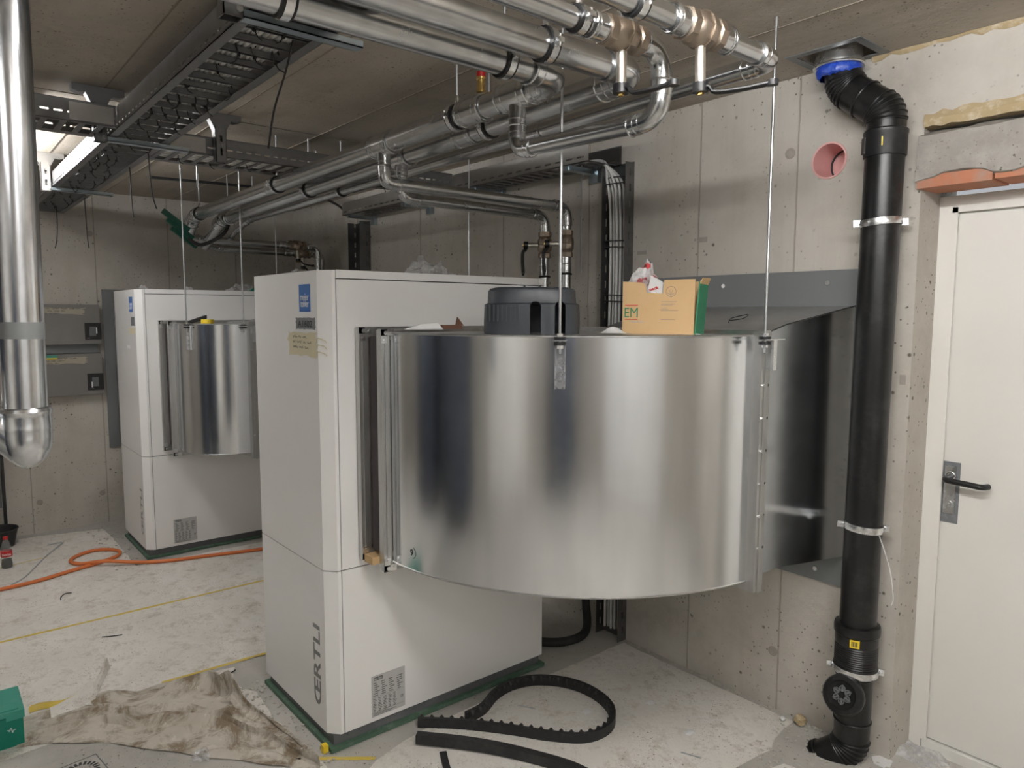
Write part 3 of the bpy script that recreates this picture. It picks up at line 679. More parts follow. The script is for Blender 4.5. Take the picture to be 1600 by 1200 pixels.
# ------------------------------------------------------------------ pipework
ZP = 2.298
def socket(mb, p, d, r, L_=None):
    p, d = V(p), V(d).normalized(); L_ = L_ or r*1.5
    mb.cyl(p, p+d*L_, r*1.12, seg=22); mb.ring(p+d*L_, d, r*1.10, r*0.11, 24, 6); mb.ring(p+d*(L_*0.45), d, r*1.11, r*0.05, 24, 6)
def pipe_run(t, pts, r, R=None, m='pipe', fm='fitting', socks=True):
    S, A = fillet(pts, R or r*2.4, 10)
    for i, (a, b) in enumerate(S):
        if (b-a).length > 0.01: part('pipe', MB().cyl(a, b, r, seg=26), m, t)
    for arc in A:
        mb = MB().tube(arc, r*1.06, 22)
        if socks:
            socket(mb, arc[0], arc[0]-arc[1], r); socket(mb, arc[-1], arc[-1]-arc[-2], r)
        part('elbow', mb, fm, t)
def coupling(t, p, d, r, L_=None, name='coupling', m='fitting'):
    p, d = V(p), V(d).normalized(); L_ = L_ or r*3
    mb = MB().cyl(p-d*L_/2, p+d*L_/2, r*1.12, seg=22)
    for s in (-1, 1): mb.ring(p+d*(s*L_/2), d, r*1.10, r*0.12, 24, 6); mb.ring(p+d*(s*L_*0.28), d, r*1.10, r*0.06, 24, 6)
    return part(name, mb, m, t)
def tee(t, p, d, br, r, rb, L_):
    p, d, br = V(p), V(d).normalized(), V(br).normalized()
    o = coupling(t, p, d, r, r*3.6, 'tee')
    mb = MB().cyl(p, p+br*L_, rb*1.1, seg=20); mb.ring(p+br*L_, br, rb*1.1, rb*0.12, 22, 6); mb.ring(p+br*(L_*0.8), br, rb*1.1, rb*0.07, 22, 6)
    part('tee_branch', mb, 'fitting', o)
def ball_valve(t, p, d, stem, lever, r, stem_len=0.085, lever_len=0.15):
    p, d, stem, lever = V(p), V(d).normalized(), V(stem).normalized(), V(lever).normalized()
    mb = MB().lathe([(r*1.15, -0.066), (r*1.5, -0.064), (r*1.5, -0.042), (r*1.25, -0.038), (r*1.62, -0.026), (r*1.68, 0.0), (r*1.62, 0.026), (r*1.25, 0.038), (r*1.5, 0.042), (r*1.5, 0.064), (r*1.15, 0.066)], p, d, 8)
    mb.ring(p, d, r*1.62, r*0.1, 24, 6); v = part('valve_body', mb, 'valve', t, 'brown bronze valve body')
    q = p+stem*r*1.5; part('valve_stem', MB().cyl(q, q+stem*stem_len, 0.0125, seg=16), 'stem', v)
    e = q+stem*stem_len; mb = MB().cyl(e-stem*0.004, e+stem*0.018, 0.019, seg=16)
    side = stem.cross(lever)
    pts = smooth_path([e+stem*0.008, e+stem*0.008+lever*0.022, e+stem*0.022+lever*0.036, e+stem*0.024+lever*(lever_len*0.6), e+stem*0.020+lever*lever_len], 4)
    mb.tube(pts, 0.0105, 10, flat=(0.55, 1.0)); mb.cyl(pts[-1]-stem*0.006, pts[-1]+stem*0.006, 0.013, seg=14); part('lever', mb, 'black', v, 'black lever handle')
    mb = MB().cyl(e+stem*0.016, e+stem*0.024, 0.008, seg=6); part('nut', mb, 'brass', v)
def pipe_clamp(p, d, r, label, rodz=CEIL, group='pipe clamps on the ceiling', rodname='rod', side=1):
    p, d = V(p), V(d).normalized(); u = d.cross(Z).normalized()*side
    t = thing('pipe_clamp', label, 'pipe clamp', tuple(p-Z*(r+0.008)), group)
    part('rubber_lining', MB().hollow([(r+0.0005, -0.017), (r+0.006, -0.017), (r+0.006, 0.017), (r+0.0005, 0.017)], p, d, 30), 'black', t)
    part('band', MB().hollow([(r+0.0055, -0.010), (r+0.0085, -0.010), (r+0.0085, 0.010), (r+0.0055, 0.010)], p, d, 30), 'zinc', t)
    mb = MB()
    for s in (-1, 1):
        mb = MB().obox(p, d, Z, u, (-0.010, 0.010), (-0.006, 0.006), sorted((s*(r+0.006), s*(r+0.022)))); mb.cyl(p+u*(s*(r+0.015))-Z*0.016, p+u*(s*(r+0.015))+Z*0.014, 0.0035, seg=8)
        part('screw_lug', mb, 'zinc', t)
    if rodz:
        q = p+Z*(r+0.008); part('hanger_nut', MB().cyl(q, q+Z*0.026, 0.008, seg=6), 'zinc', t)
        part('rod', MB().cyl(q+Z*0.02, V(q.x, q.y, rodz-0.001), 0.0042, seg=8), 'rod', t)
    return t
RB = 0.0385; RS = 0.0245
X1, X2, X3 = 1.49, 1.645, 1.80
XBEG = XL+0.002
# run 1 ............................................................
t = thing('heating_pipe', 'thick steel heating pipe nearest the cable ladder with first brass air vent', 'heating pipe', (X1, 3.0, ZP-0.05), 'thick overhead heating pipes')
zA = lambda y: 2.321-0.0095*(y-1.57)
zB = lambda y: 2.325-0.0165*(y-1.43)
pipe_run(t, [(XBEG, 1.575, zA(1.575)), (X1, 1.575, zA(1.575)), (X1, 5.13, zA(5.13)), (X1, 5.31, 2.17)], RB, 0.075)
tee(t, (X1, 1.775, zA(1.775)), Y, -Z, RB, RS, 0.095); tee(t, (X1, 2.604, zA(2.604)), Y, -Z, RB, RS, 0.085)
coupling(t, (X1, 2.0, zA(2.0)), Y, RB, 0.12)
def air_vent(t, x, y, zz):
    v = part('air_vent', MB().lathe([(0.010, 0.006), (0.0155, 0.008), (0.0155, 0.014), (0.014, 0.018), (0.014, 0.048), (0.016, 0.050), (0.016, 0.057)], (x, y, zz+0.042), Z, 20), 'brass', t, 'brass air vent')
    part('vent_stem', MB().cyl((x, y, zz+0.030), (x, y, zz+0.050), 0.0085, seg=14), 'zinc', v); part('vent_cap', MB().cyl((x, y, zz+0.0992), (x, y, zz+0.115), 0.0155, seg=20), 'redcap', v, 'red cap')
air_vent(t, X1, 1.962, zA(1.962))
# run 2
t = thing('heating_pipe', 'thick steel heating pipe second from the cable ladder with partly hidden brass vent', 'heating pipe', (X2, 3.0, ZP-0.05), 'thick overhead heating pipes')
pipe_run(t, [(XBEG, 1.425, zB(1.43)), (X2, 1.425, zB(1.43)), (X2, 5.06, zB(5.06)), (X2, 5.44, 2.125)], RB, 0.075)
tee(t, (X2, 2.73, zB(2.73)), Y, -Z, RB, RS, 0.078); coupling(t, (X2, 2.25, zB(2.25)), Y, RB, 0.10); coupling(t, (X2, 4.96, zB(4.96)), Y, RB, 0.12)
air_vent(t, X2, 1.985, zB(1.985))
# run 3 : thin, with the valve nearest the wall
t = thing('heating_pipe', 'thin steel pipe with the bronze valve closest to the door wall', 'heating pipe', (X3, 3.0, ZP-0.03), 'thin overhead pipes with valves')
pipe_run(t, [(XBEG, 1.085, ZP+0.012), (X3, 1.085, ZP+0.012), (X3, 5.0, ZP-0.02), (X3, 5.36, ZP-0.10)], 0.026, 0.045)
ball_valve(t, (1.475, 1.085, ZP+0.012), X, (0.05, 0.0, -1), (0.35, -0.94, 0), 0.026, 0.085, 0.165)
coupling(t, (1.39, 1.085, ZP+0.012), X, 0.028, 0.05); coupling(t, (1.56, 1.085, ZP+0.012), X, 0.028, 0.05)
coupling(t, (X3, 2.05, ZP+0.003), Y, 0.026, 0.10)
# run 4 : thin loop back into run 1
t = thing('heating_pipe', 'thin steel pipe with bronze valve looping down to the thick pipe', 'heating pipe', (X1, 1.4, 2.12), 'thin overhead pipes with valves')
pipe_run(t, [(XBEG, 1.215, ZP+0.005), (X1+0.005, 1.215, ZP+0.005), (X1+0.005, 1.215, 2.135), (X1, 1.775, 2.15), (X1, 1.775, 2.226)], RS, 0.055)
ball_valve(t, (1.345, 1.215, ZP+0.005), X, (0, 0.0, -1), (0.18, -0.98, 0), RS, 0.08, 0.14)
coupling(t, (1.26, 1.215, ZP+0.005), X, 0.027, 0.05)
# branches to the pumps
def branch(pts, label, valve_z, lev, extra):
    t = thing('branch_pipe', label, 'branch pipe', pts[-1], 'branch pipes to the heat pumps')
    pipe_run(t, pts, RS, 0.05); p = V(pts[-1]); q = V(p.x, p.y, valve_z)
    ball_valve(t, q, Z, lev, (0, 0, -1), RS*0.9, 0.055, 0.14)
    for dz in extra: coupling(t, (p.x, p.y, valve_z+dz), Z, RS*0.95, 0.045)
    mb = MB()
    for dz in extra: mb.ring((p.x, p.y, valve_z+dz-0.028), Z, RS*1.05, 0.005, 20, 6)
    part('band', mb, 'black', t, None, True)
branch([(X1, 2.604, 2.225), (X1, 2.604, 2.163), (2.505, 2.604, 2.160), (2.505, 2.604, 1.25)], 'steel branch pipe with valve dropping behind the front cabinet, nearer the long threaded rod', 1.985, (-0.75, 0.66, 0), (-0.12, -0.30))
branch([(X2, 2.73, 2.225), (X2, 2.73, 2.135), (2.475, 2.73, 2.130), (2.475, 2.73, 1.25)], 'steel branch pipe with valve and hanging lever behind the front cabinet', 1.985, (-0.75, 0.66, 0), (-0.13, -0.34))
def far_branch(pts, label, vx):
    t = thing('branch_pipe', label, 'branch pipe', pts[-1], 'branch pipes to the heat pumps')
    pipe_run(t, pts, RS, 0.05); a = V(pts[1])
    ball_valve(t, (vx, a.y, a.z), X, (0, -0.15, -1), (0.9, -0.2, -0.2), RS, 0.07, 0.11); coupling(t, (vx-0.12, a.y, a.z), X, RS*1.05, 0.05)
far_branch([(X1, 5.31, 2.17), (X1+0.12, 5.36, 2.155), (2.47, 5.36, 2.15), (2.47, 5.36, 1.3)], 'far steel branch pipe above the rear heat pump, upper of the pair', 2.30)
far_branch([(X2, 5.44, 2.125), (X2+0.14, 5.50, 2.112), (2.56, 5.50, 2.11), (2.56, 5.50, 1.3)], 'far steel branch pipe above the rear heat pump, lower of the pair', 2.40)
# clamps with their rods
for y, la in ((2.10, 'black lined pipe clamp on first thick pipe just past the brass air vents'), (3.70, 'black lined pipe clamp on first thick pipe below the cross tray'), (5.02, 'black lined pipe clamp at the far bend of the first thick pipe')):
    pipe_clamp((X1, y, zA(y)), Y, RB, la)
for y, la in ((2.12, 'black lined pipe clamp on second thick pipe past the brass air vents'), (3.66, 'black lined pipe clamp on second thick pipe below the cross tray'), (4.93, 'black lined pipe clamp at the far bend of the second thick pipe')):
    pipe_clamp((X2, y, zB(y)), Y, RB, la)
for y, la in ((3.60, 'small pipe clamp on the thin pipe below the cross tray'), (4.9, 'small pipe clamp near the far end of the thin pipe')):
    pipe_clamp((X3, y, ZP-0.008), Y, 0.026, la)
pipe_clamp((1.275, 1.575, zA(1.57)), X, RB, 'black lined clamp on the thick cross pipe nearest the camera ceiling edge')
pipe_clamp((0.66, 1.575, zA(1.57)), X, RB, 'black lined clamp on the thick cross pipe under the cable ladder', None)
pipe_clamp((1.29, 1.425, zB(1.43)), X, RB, 'black lined clamp on the middle thick cross pipe')
pipe_clamp((1.20, 1.215, ZP+0.005), X, RS, 'black lined clamp left of the lower bronze valve')
pipe_clamp((1.245, 1.085, ZP+0.012), X, 0.026, 'black lined clamp left of the upper bronze valve')
# green scale scrap hung on the far bend
mb = MB()
for k in range(3): mb.obox((1.37+0.03*k, 5.14, 2.245-0.05*k), V(0.8, 0.1, -0.58).normalized(), V(0.58, 0, 0.8).normalized(), Y, (-0.10, 0.10), (-0.016, 0.016), (-0.03+0.02*k, 0.0+0.02*k))
solo('pipe_insulation', mb, 'green_dull', 'green insulation scraps tied at the far bend of the pipes', 'insulation')
mb = MB().tube(smooth_path([(X2+0.03, 5.0, 2.25), (1.62, 4.98, 2.16), (1.50, 5.04, 2.09), (1.44, 5.1, 2.13)], 6), 0.012, 8); solo('pipe_strap', mb, 'black', 'black strap looped below the far pipe bend', 'strap')

# ---- foreground downpipe
t = thing('vent_pipe', 'bright galvanised downpipe with rounded elbow in the left foreground', 'vent pipe', (0.165, 1.69, 1.31))
fp = lambda z: V(0.158+(z-1.452)*0.012, 1.672+(z-1.452)*0.0, z)
part('pipe', MB().cyl(fp(1.45), fp(CEIL), 0.0375, seg=36), 'pipe_bright', t)
part('joint_band', MB().cyl(fp(1.590), fp(1.622), 0.0378, seg=36), 'plate', t)
b0 = fp(1.45); mb = MB()
mb.lathe([(0.0375, 0.008), (0.043, 0.006), (0.0455, 0.0), (0.0435, -0.006), (0.0425, -0.010), (0.0428, -0.03), (0.0435, -0.033), (0.0428, -0.036), (0.0428, -0.05)], b0, Z, 36, False)
c = b0-Z*0.05; g = []
for k in range(11):
    a = PI/2*k/10; mb_r = 0.0428*math.cos(a); g.append((max(mb_r, 0.001), -0.062*math.sin(a)))
mb.lathe(g, c, Z, 36, False); part('elbow', mb, 'pipe_bright', t)
d = V(-0.80, 0.36, 0.52).normalized(); mb = MB().tube(smooth_path([c-Z*0.028+d*0.005, c-Z*0.012+d*0.05, c+d*0.12+Z*0.01, c+d*0.16+Z*0.02], 4), 0.034, 24); mb.ring(c-Z*0.008+d*0.062, d, 0.0345, 0.004, 28, 6); part('branch', mb, 'pipe_bright', t)

# ---- black drain pipe
t = thing('drain_pipe', 'black plastic drain pipe with inspection cap standing against the right wall', 'drain pipe', (2.575, 1.14, 0.0))
q = lambda z: V(2.585, 1.142-0.012*(z-0.3)/1.9, z)
part('pipe', MB().cyl(q(0.50), q(2.22), 0.0625, seg=40), 'black_pe', t)
def ribbed(pts, r, n, amp, sub=4):
    P = []; Rr = []
    S = smooth_path(pts, sub*max(2, n//max(1, len(pts)-1)))
    for i, p in enumerate(S): P.append(p); Rr.append(r+amp*(0.5+0.5*math.cos(2*PI*n*i/(len(S)-1))))
    return P, Rr
top = q(2.22)
part('collar', MB().lathe([(0.0625, -0.045), (0.0665, -0.045), (0.068, -0.04), (0.068, 0.025), (0.070, 0.03), (0.070, 0.04), (0.064, 0.045)], top, Z, 40), 'black', t)
lat = MB(); lat.obox(top+V(-0.045, 0.050, 0), V(0.74, 0.67, 0), Z, V(-0.67, 0.74, 0), (-0.012, 0.012), (-0.034, 0.02), (0, 0.006)); part('latch', lat, 'black', t)
part('mark', MB().obox(top+V(-0.0668, -0.0185, 0), V(-0.27, 0.96, 0), Z, V(-0.96, -0.27, 0), (-0.002, 0.002), (-0.018, 0.012), (0.0, 0.002)), 'yellow_pl', t)
e0, e1, e2 = V(2.585, 1.130, 2.25), V(2.585, 1.130, 2.325), V(2.582, 1.275, 2.435)
S_, A_ = fillet([e0, e1, e2, V(2.578, 1.300, 2.56)], 0.085, 12)
for i, arc in enumerate(A_):
    mb = MB(); n_ = len(arc)-1
    mb.tube(arc, 0.0625, 36, False)
    for k in range(1, n_, 2): mb.ring(arc[k], arc[k+1]-arc[k-1], 0.0635, 0.0034, 32, 6)
    part('ribbed_elbow', mb, 'black_pe', t)
mb = MB()
for a_, b_ in S_: mb.cyl(a_, b_, 0.0622, seg=36)
mid = (S_[1][0]+S_[1][1])/2; mb.ring(mid, S_[1][1]-S_[1][0], 0.0635, 0.004, 36, 6); part('pipe', mb, 'black_pe', t)
sl = thing('ceiling_sleeve', 'steel ceiling sleeve sealed with blue compound above the drain pipe', 'pipe sleeve', (2.578, 1.30, 2.47))
part('steel_ring', MB().hollow([(0.072, 0.0), (0.080, 0.0), (0.082, 0.012), (0.080, 0.02), (0.080, 0.19), (0.074, 0.19), (0.072, 0.02)], (2.578, 1.30, 2.508), Z, 40), 'zinc', sl)
part('ring_bead', MB().ring((2.578, 1.30, 2.512), Z, 0.082, 0.005, 40, 8), 'zinc', sl)
mb = MB(); rows = []
for k in range(41):
    a = 2*PI*k/40; j = 0.004*random.random(); l = 0.008*random.random()
    rows.append([(2.578+rr*math.cos(a), 1.30+rr*math.sin(a), zz) for rr, zz in ((0.063, 2.478-l), (0.070+j, 2.483-l), (0.075+j, 2.495), (0.074, 2.510))])
rows[-1] = rows[0]
mb.sheet(rows); part('blue_sealant', mb, 'blue_seal', sl, 'bright blue sealant')
# lower fittings
lo = q(0.36); mb = MB()
prof = [(0.063, -0.012), (0.0725, -0.010), (0.0735, 0.0)]
for k in range(11): prof += [(0.0735, 0.004+0.008*k), (0.0712, 0.008+0.008*k)]
prof += [(0.0735, 0.10), (0.0735, 0.125), (0.078, 0.13), (0.079, 0.15), (0.076, 0.162), (0.0655, 0.165)]
mb.lathe(prof, lo, Z, 40); part('ribbed_coupling', mb, 'black_pe', t)
nn = V(-0.93, -0.36, 0).normalized(); uu = V(0.36, -0.93, 0).normalized()
lb = part('sticker', MB().obox(lo+nn*0.0728+Z*0.11, uu, Z, nn, (-0.018, 0.014), (-0.014, 0.014), (0.0, 0.0022)), 'yellow_pl', t, 'yellow barcode sticker')
mb = MB()
for k in range(7): mb.obox(lo+nn*0.0728+Z*0.11, uu, Z, nn, (-0.013+0.0032*k, -0.0118+0.0032*k+0.0006*(k % 3)), (-0.009, 0.009), (0.0022, 0.0026))
part('barcode', mb, 'ink', lb, None, True)
part('pipe', MB().cyl(q(0.36), q(0.12), 0.0615, seg=40), 'black_pe', t)
part('bead', MB().ring(q(0.325), Z, 0.062, 0.004, 40, 6), 'black_pe', t); part('bead', MB().ring(q(0.155), Z, 0.062, 0.004, 40, 6), 'black_pe', t)
cn = V(-0.88, -0.05, 0.34).normalized(); c0 = q(0.245)
bp = part('inspection_branch', MB().cyl(c0, c0+cn*0.088, 0.054, seg=36), 'black_pe', t)
mb = MB().lathe([(0.058, 0.0), (0.069, 0.002), (0.0715, 0.008), (0.0715, 0.026), (0.066, 0.034), (0.050, 0.036), (0.046, 0.031), (0.036, 0.030)], c0+cn*0.083, cn, 36); cp = part('inspection_cap', mb, 'black_pe', t, 'round black screw cap')
u2 = cn.orthogonal().normalized(); v2 = cn.cross(u2); mb = MB(); cc = c0+cn*0.1145
for k in range(6):
    a = PI*k/3+0.4; dd = u2*math.cos(a)+v2*math.sin(a)
    mb.cyl(cc+dd*0.012, cc+dd*0.034, 0.0042, seg=8); mb.ring(cc+dd*0.022+cn*0.001, cn, 0.009, 0.0022, 14, 6)
part('cap_grip', mb, 'frame_grey', cp, None, True)
S_, A_ = fillet([q(0.14), q(0.045), q(0.045)+V(-0.04, 0.125, -0.105)], 0.085, 12); mb = MB()
for a_, b_ in S_: mb.cyl(a_, b_, 0.0615, seg=36)
for arc in A_:
    mb.tube(arc, 0.0615, 36, False)
    for k in range(1, 12, 2): mb.ring(arc[k], arc[k+1]-arc[k-1], 0.0625, 0.0034, 32, 6)
part('floor_elbow', mb, 'black_pe', t)
ee = S_[-1]; part('elbow_collar', MB().ring(ee[0]+(ee[1]-ee[0])*0.6, ee[1]-ee[0], 0.064, 0.004, 36, 6).ring(ee[0]+(ee[1]-ee[0])*0.72, ee[1]-ee[0], 0.064, 0.004, 36, 6), 'black_pe', t)
def steel_band(z, la, tilt=0.0, r=0.0635):
    p = q(z); d = (Z+V(-0.3, 0.9, 0)*tilt).normalized(); t2 = thing('pipe_clamp', la, 'pipe clamp', tuple(p-Z*0.02), 'steel bands on the drain pipe')
    part('band', MB().hollow([(r, -0.011), (r+0.003, -0.012), (r+0.005, 0.0), (r+0.003, 0.012), (r, 0.011)], p, d, 40), 'zinc', t2)
    part('rubber_lining', MB().hollow([(r-0.0008, -0.014), (r+0.001, -0.014), (r+0.001, 0.014), (r-0.0008, 0.014)], p, d, 40), 'black', t2)
    mb = MB(); u = V(-0.45, 0.89, 0).normalized()
    for s in (-1, 1):
        mb = MB(); c = p+u*(s*(r+0.010)); mb.obox(c, u, d, u.cross(d), (-0.010, 0.012), (-0.011, 0.011), (-0.005, 0.005)); mb.cyl(c+u.cross(d)*-0.016, c+u.cross(d)*0.016, 0.005, seg=8)
        part('screw_lug', mb, 'zinc', t2)
    mb = MB().cyl(p+X*r, V(XW-0.001, p.y, p.z), 0.006, seg=10); part('wall_stud', mb, 'rod', t2)
steel_band(1.955, 'bright steel clamp band high on the black drain pipe', 0.08)
steel_band(0.885, 'bright steel clamp band low on the black drain pipe', -0.08)
steel_band(0.352, 'bright steel band under the ribbed coupling of the drain pipe', -0.04, 0.0745)
mb = MB().tube(smooth_path([q(0.87)+V(-0.03, -0.07, 0), V(2.57, 1.035, 0.76), V(2.575, 1.02, 0.66), V(2.57, 1.023, 0.63)], 6), 0.0016, 6); solo('white_string', mb, 'paper', 'thin white string hanging from the low drain pipe clamp', 'string')

# ------------------------------------------------------------------ cable ladders and trays
def slotted(mb, o, u, v, n, L_, H_, v0, v1, slot, gap, th=0.002):
    o, u, v, n = V(o), V(u), V(v), V(n)
    mb.obox(o, u, v, n, (0, L_), (0, v0), (0, th)); mb.obox(o, u, v, n, (0, L_), (v1, H_), (0, th))
    k = 0.0
    while k < L_:
        mb.obox(o, u, v, n, (k, min(k+gap, L_)), (v0, v1), (0, th)); k += gap+slot
def rail(mb, o, u, n, L_, H_=0.082, slots=True, fl=0.03):
    """side rail: slotted web with an inward bottom flange (n points inward) and a small top lip"""
    if slots: slotted(mb, o, u, Z, n, L_, H_, 0.012, 0.019, 0.028, 0.026)
    else: mb.obox(o, u, Z, n, (0, L_), (0, H_), (0, 0.002))
    mb.obox(o, u, Z, n, (0, L_), (0, 0.002), (0, fl)); mb.obox(o, u, Z, n, (0, L_), (H_-0.002, H_), (0, 0.010))
ZL = 2.362
LX0, LX1 = 0.662, 0.892
def ladder(name, label, y0, y1, pitch, m='tray'):
    t = thing(name, label, 'cable ladder', ((LX0+LX1)/2, (y0+y1)/2, ZL))
    for x, n in ((LX0, X), (LX1, -X)):
        mb = MB(); rail(mb, (x, y0, ZL), Y, n, y1-y0); part('side_rail', mb, m, t)
    rm = MB(); rm.box(-0.106, 0.106, -0.010, -0.007, 0.003, 0.018); rm.box(-0.106, 0.106, 0.007, 0.010, 0.003, 0.018); rm.box(-0.106, 0.106, -0.010, 0.010, 0.0165, 0.018)
    me = rm.mesh('rung'); me.materials.append(MT[m]); y = y0+0.05
    while y < y1-0.02:
        o = bpy.data.objects.new('rung', me); COL.objects.link(o); o.parent = t; o.location = V((LX0+LX1)/2, y, ZL)-t.location; y += pitch
    return t
ladder('cable_ladder', 'long grey steel cable ladder running below the ceiling on the left', 1.15, 6.22, 0.1)
for i in range(9):
    x = 0.715+0.0165*i+random.uniform(-0.003, 0.003); pts = []
    for k in range(26): pts.append((x+random.uniform(-0.003, 0.003), 1.16+k*0.2, ZL+0.0275+0.001*(i % 2)))
    solo('cable', MB().tube(smooth_path(pts, 2), 0.0062 if i % 3 else 0.0075, 8), 'cable' if i % 2 else 'cable_dark', 'grey cable lying along the long ladder', 'cable', 'cables in the long ladder')
# cable ties under the ladder rungs
tm = MB(); tm.tube(smooth_path([(0, 0, 0.03), (0.008, 0.012, 0.018), (0.004, 0.014, -0.002), (0, 0, -0.006), (-0.004, -0.013, 0.0), (-0.006, -0.012, 0.02), (0, 0, 0.03)], 3), 0.0024, 6); tm.box(-0.004, 0.004, -0.004, 0.004, -0.013, -0.004)
tm.tube([(0, 0, -0.008), (0.008, -0.004, -0.024), (0.022, -0.008, -0.032)], 0.0019, 6)
tme = tm.mesh('cable_tie'); tme.materials.append(MT['black'])
def tie(x, y, rz, s=1.0, label='black cable tie around the cables under the long ladder', group='cable ties on the long ladder', z=None):
    o = bpy.data.objects.new('cable_tie', tme); COL.objects.link(o); o.location = (x, y, (ZL+0.006) if z is None else z); o.rotation_euler = (0, 0, rz); o.scale = (s, s, s); tag(o, label, 'cable tie', group)
rnd = random.Random(11); y = 1.30
while y < 6.0:
    for x in (0.705, 0.755, 0.795, 0.845):
        if rnd.random() < 0.62: tie(x+rnd.uniform(-0.012, 0.012), y, rnd.uniform(-0.7, 0.7)+PI*rnd.randint(0, 1), rnd.uniform(0.8, 1.15))
    y += 0.2
def long_tie(pts, la):
    solo('cable_tie', MB().tube(smooth_path(pts, 6), 0.0030, 6), 'black', la, 'cable tie')
long_tie([(0.832, 1.93, 2.372), (0.823, 1.96, 2.30), (0.806, 2.01, 2.20), (0.797, 2.035, 2.10)], 'long black cable tie end hanging from the near part of the ladder')
long_tie([(0.877, 4.05, 2.365), (0.880, 4.06, 2.27), (0.885, 4.07, 2.16), (0.888, 4.07, 2.12)], 'thin black tie end hanging straight below the ladder crossing')
long_tie([(0.87, 3.65, 2.365), (0.875, 3.66, 2.27), (0.885, 3.67, 2.18), (0.90, 3.67, 2.12)], 'curved black tie end hanging just right of the ladder crossing')
long_tie([(0.88, 5.30, 2.365), (0.882, 5.30, 2.25), (0.886, 5.31, 2.12), (0.89, 5.30, 2.05)], 'black tie end hanging near the far ladder end')
long_tie([(0.80, 5.85, 2.365), (0.80, 5.85, 2.25), (0.792, 5.85, 2.14), (0.78, 5.86, 2.08)], 'black tie end hanging at the far back wall')
# cross trays
def tray_x(x0, x1, y0, y1, z, label, m='tray', plates=()):
    t = thing('cable_tray', label, 'cable tray', ((x0+x1)/2, (y0+y1)/2, z))
    mb = MB(); slotted(mb, (x0, y0, z), X, Z, Y, x1-x0, 0.082, 0.030, 0.037, 0.028, 0.016); mb.obox((x0, y0, z), X, Z, Y, (0, x1-x0), (0.08, 0.082), (0, 0.012)); part('side_wall', mb, m, t)
    mb = MB(); slotted(mb, (x0, y1, z), X, Z, -Y, x1-x0, 0.082, 0.030, 0.037, 0.028, 0.016); part('side_wall', mb, m, t)
    mb = MB(); x = x0
    mb.box(x0, x1, y0, y0+0.02, z, z+0.002); mb.box(x0, x1, y1-0.05, y1, z, z+0.002)
    while x < x1-0.02: mb.box(x, x+0.022, y0+0.02, y1-0.05, z, z+0.002); x += 0.062
    part('slotted_floor', mb, m, t)
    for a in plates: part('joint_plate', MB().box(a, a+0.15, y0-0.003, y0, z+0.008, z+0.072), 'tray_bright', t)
    return t
tray_x(XL+0.01, LX0-0.003, 3.225, 3.47, ZL, 'grey perforated cable tray crossing in from the left wall', 'tray', (0.50,))
tray_x(LX1+0.004, 2.455, 3.51, 3.80, ZL+0.002, 'grey perforated cable tray from the ladder to the right wall', 'tray', (0.93,))
for i in range(4):
    yy = 3.58+0.04*i; solo('cable', MB().tube(smooth_path([(0.93+0.25*k, yy+random.uniform(-0.004, 0.004), ZL+0.012) for k in range(7)], 3), 0.006, 6), 'cable', 'grey cable lying in the tray to the right wall', 'cable', 'cables in the cross tray')
for k in range(9): tie(1.0+0.16*k, 3.66+0.05*(k % 2), rnd.uniform(-1, 1), 0.9, 'black cable tie under the tray to the right wall', 'cable ties on the cross tray', ZL+0.004)
t = thing('cable_tray', 'slotted steel cable tray along the right wall below the ceiling', 'cable tray', (2.55, 3.7, ZL))
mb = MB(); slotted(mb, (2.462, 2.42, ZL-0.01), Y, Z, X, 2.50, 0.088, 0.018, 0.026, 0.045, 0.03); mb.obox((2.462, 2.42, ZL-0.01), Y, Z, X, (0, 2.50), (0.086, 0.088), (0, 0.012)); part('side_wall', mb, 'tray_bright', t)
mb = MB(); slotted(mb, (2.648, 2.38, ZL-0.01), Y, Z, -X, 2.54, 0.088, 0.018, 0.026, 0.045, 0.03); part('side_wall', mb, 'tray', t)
mb = MB(); mb.box(2.462, 2.482, 2.42, 4.92, ZL-0.01, ZL-0.008); mb.box(2.62, 2.648, 2.42, 4.92, ZL-0.01, ZL-0.008); y = 2.42
while y < 4.9: mb.box(2.482, 2.62, y, y+0.03, ZL-0.01, ZL-0.008); y += 0.065
part('slotted_floor', mb, 'tray', t)
for y in (2.55, 3.3, 4.05, 4.80):
    mb = MB().box(2.47, XW-0.001, y, y+0.035, ZL-0.034, ZL-0.011); mb.box(2.652, XW-0.001, y-0.01, y+0.045, ZL-0.07, ZL+0.05); mb.box(2.452, 2.47, y+0.006, y+0.029, ZL-0.036, ZL-0.015)
    solo('wall_bracket', mb, 'arm', {2.55: 'steel wall arm under the near end of the right wall tray', 3.3: 'steel wall arm under the right wall tray above the front cabinet', 4.05: 'steel wall arm under the right wall tray beyond the front cabinet', 4.80: 'steel wall arm under the far end of the right wall tray'}[y], 'wall bracket', 'arms under the wall tray')
def riser(y0, y1, zt, label, m='tray', depth=0.06):
    t = thing('vertical_tray', label, 'cable tray', (XW-0.03, (y0+y1)/2, 0.004))
    part('back_plate', MB().box(XW-0.004, XW-0.001, y0, y1, 0.004, zt), m, t)
    mb = MB(); slotted(mb, (XW-0.004, y0, 0.004), Z, -X, Y, zt-0.01, depth, 0.022, 0.032, 0.035, 0.04); part('side_wall', mb, m, t)
    mb = MB(); slotted(mb, (XW-0.004, y1, 0.004), Z, -X, -Y, zt-0.01, depth, 0.022, 0.032, 0.035, 0.04); part('side_wall', mb, m, t)
    return t
riser(2.325, 2.475, 2.36, 'tall vertical cable tray with grey cables behind the cardboard box')
riser(4.90, 5.09, 2.33, 'dark vertical cable tray rising behind the front heat pump', 'tray', 0.085)
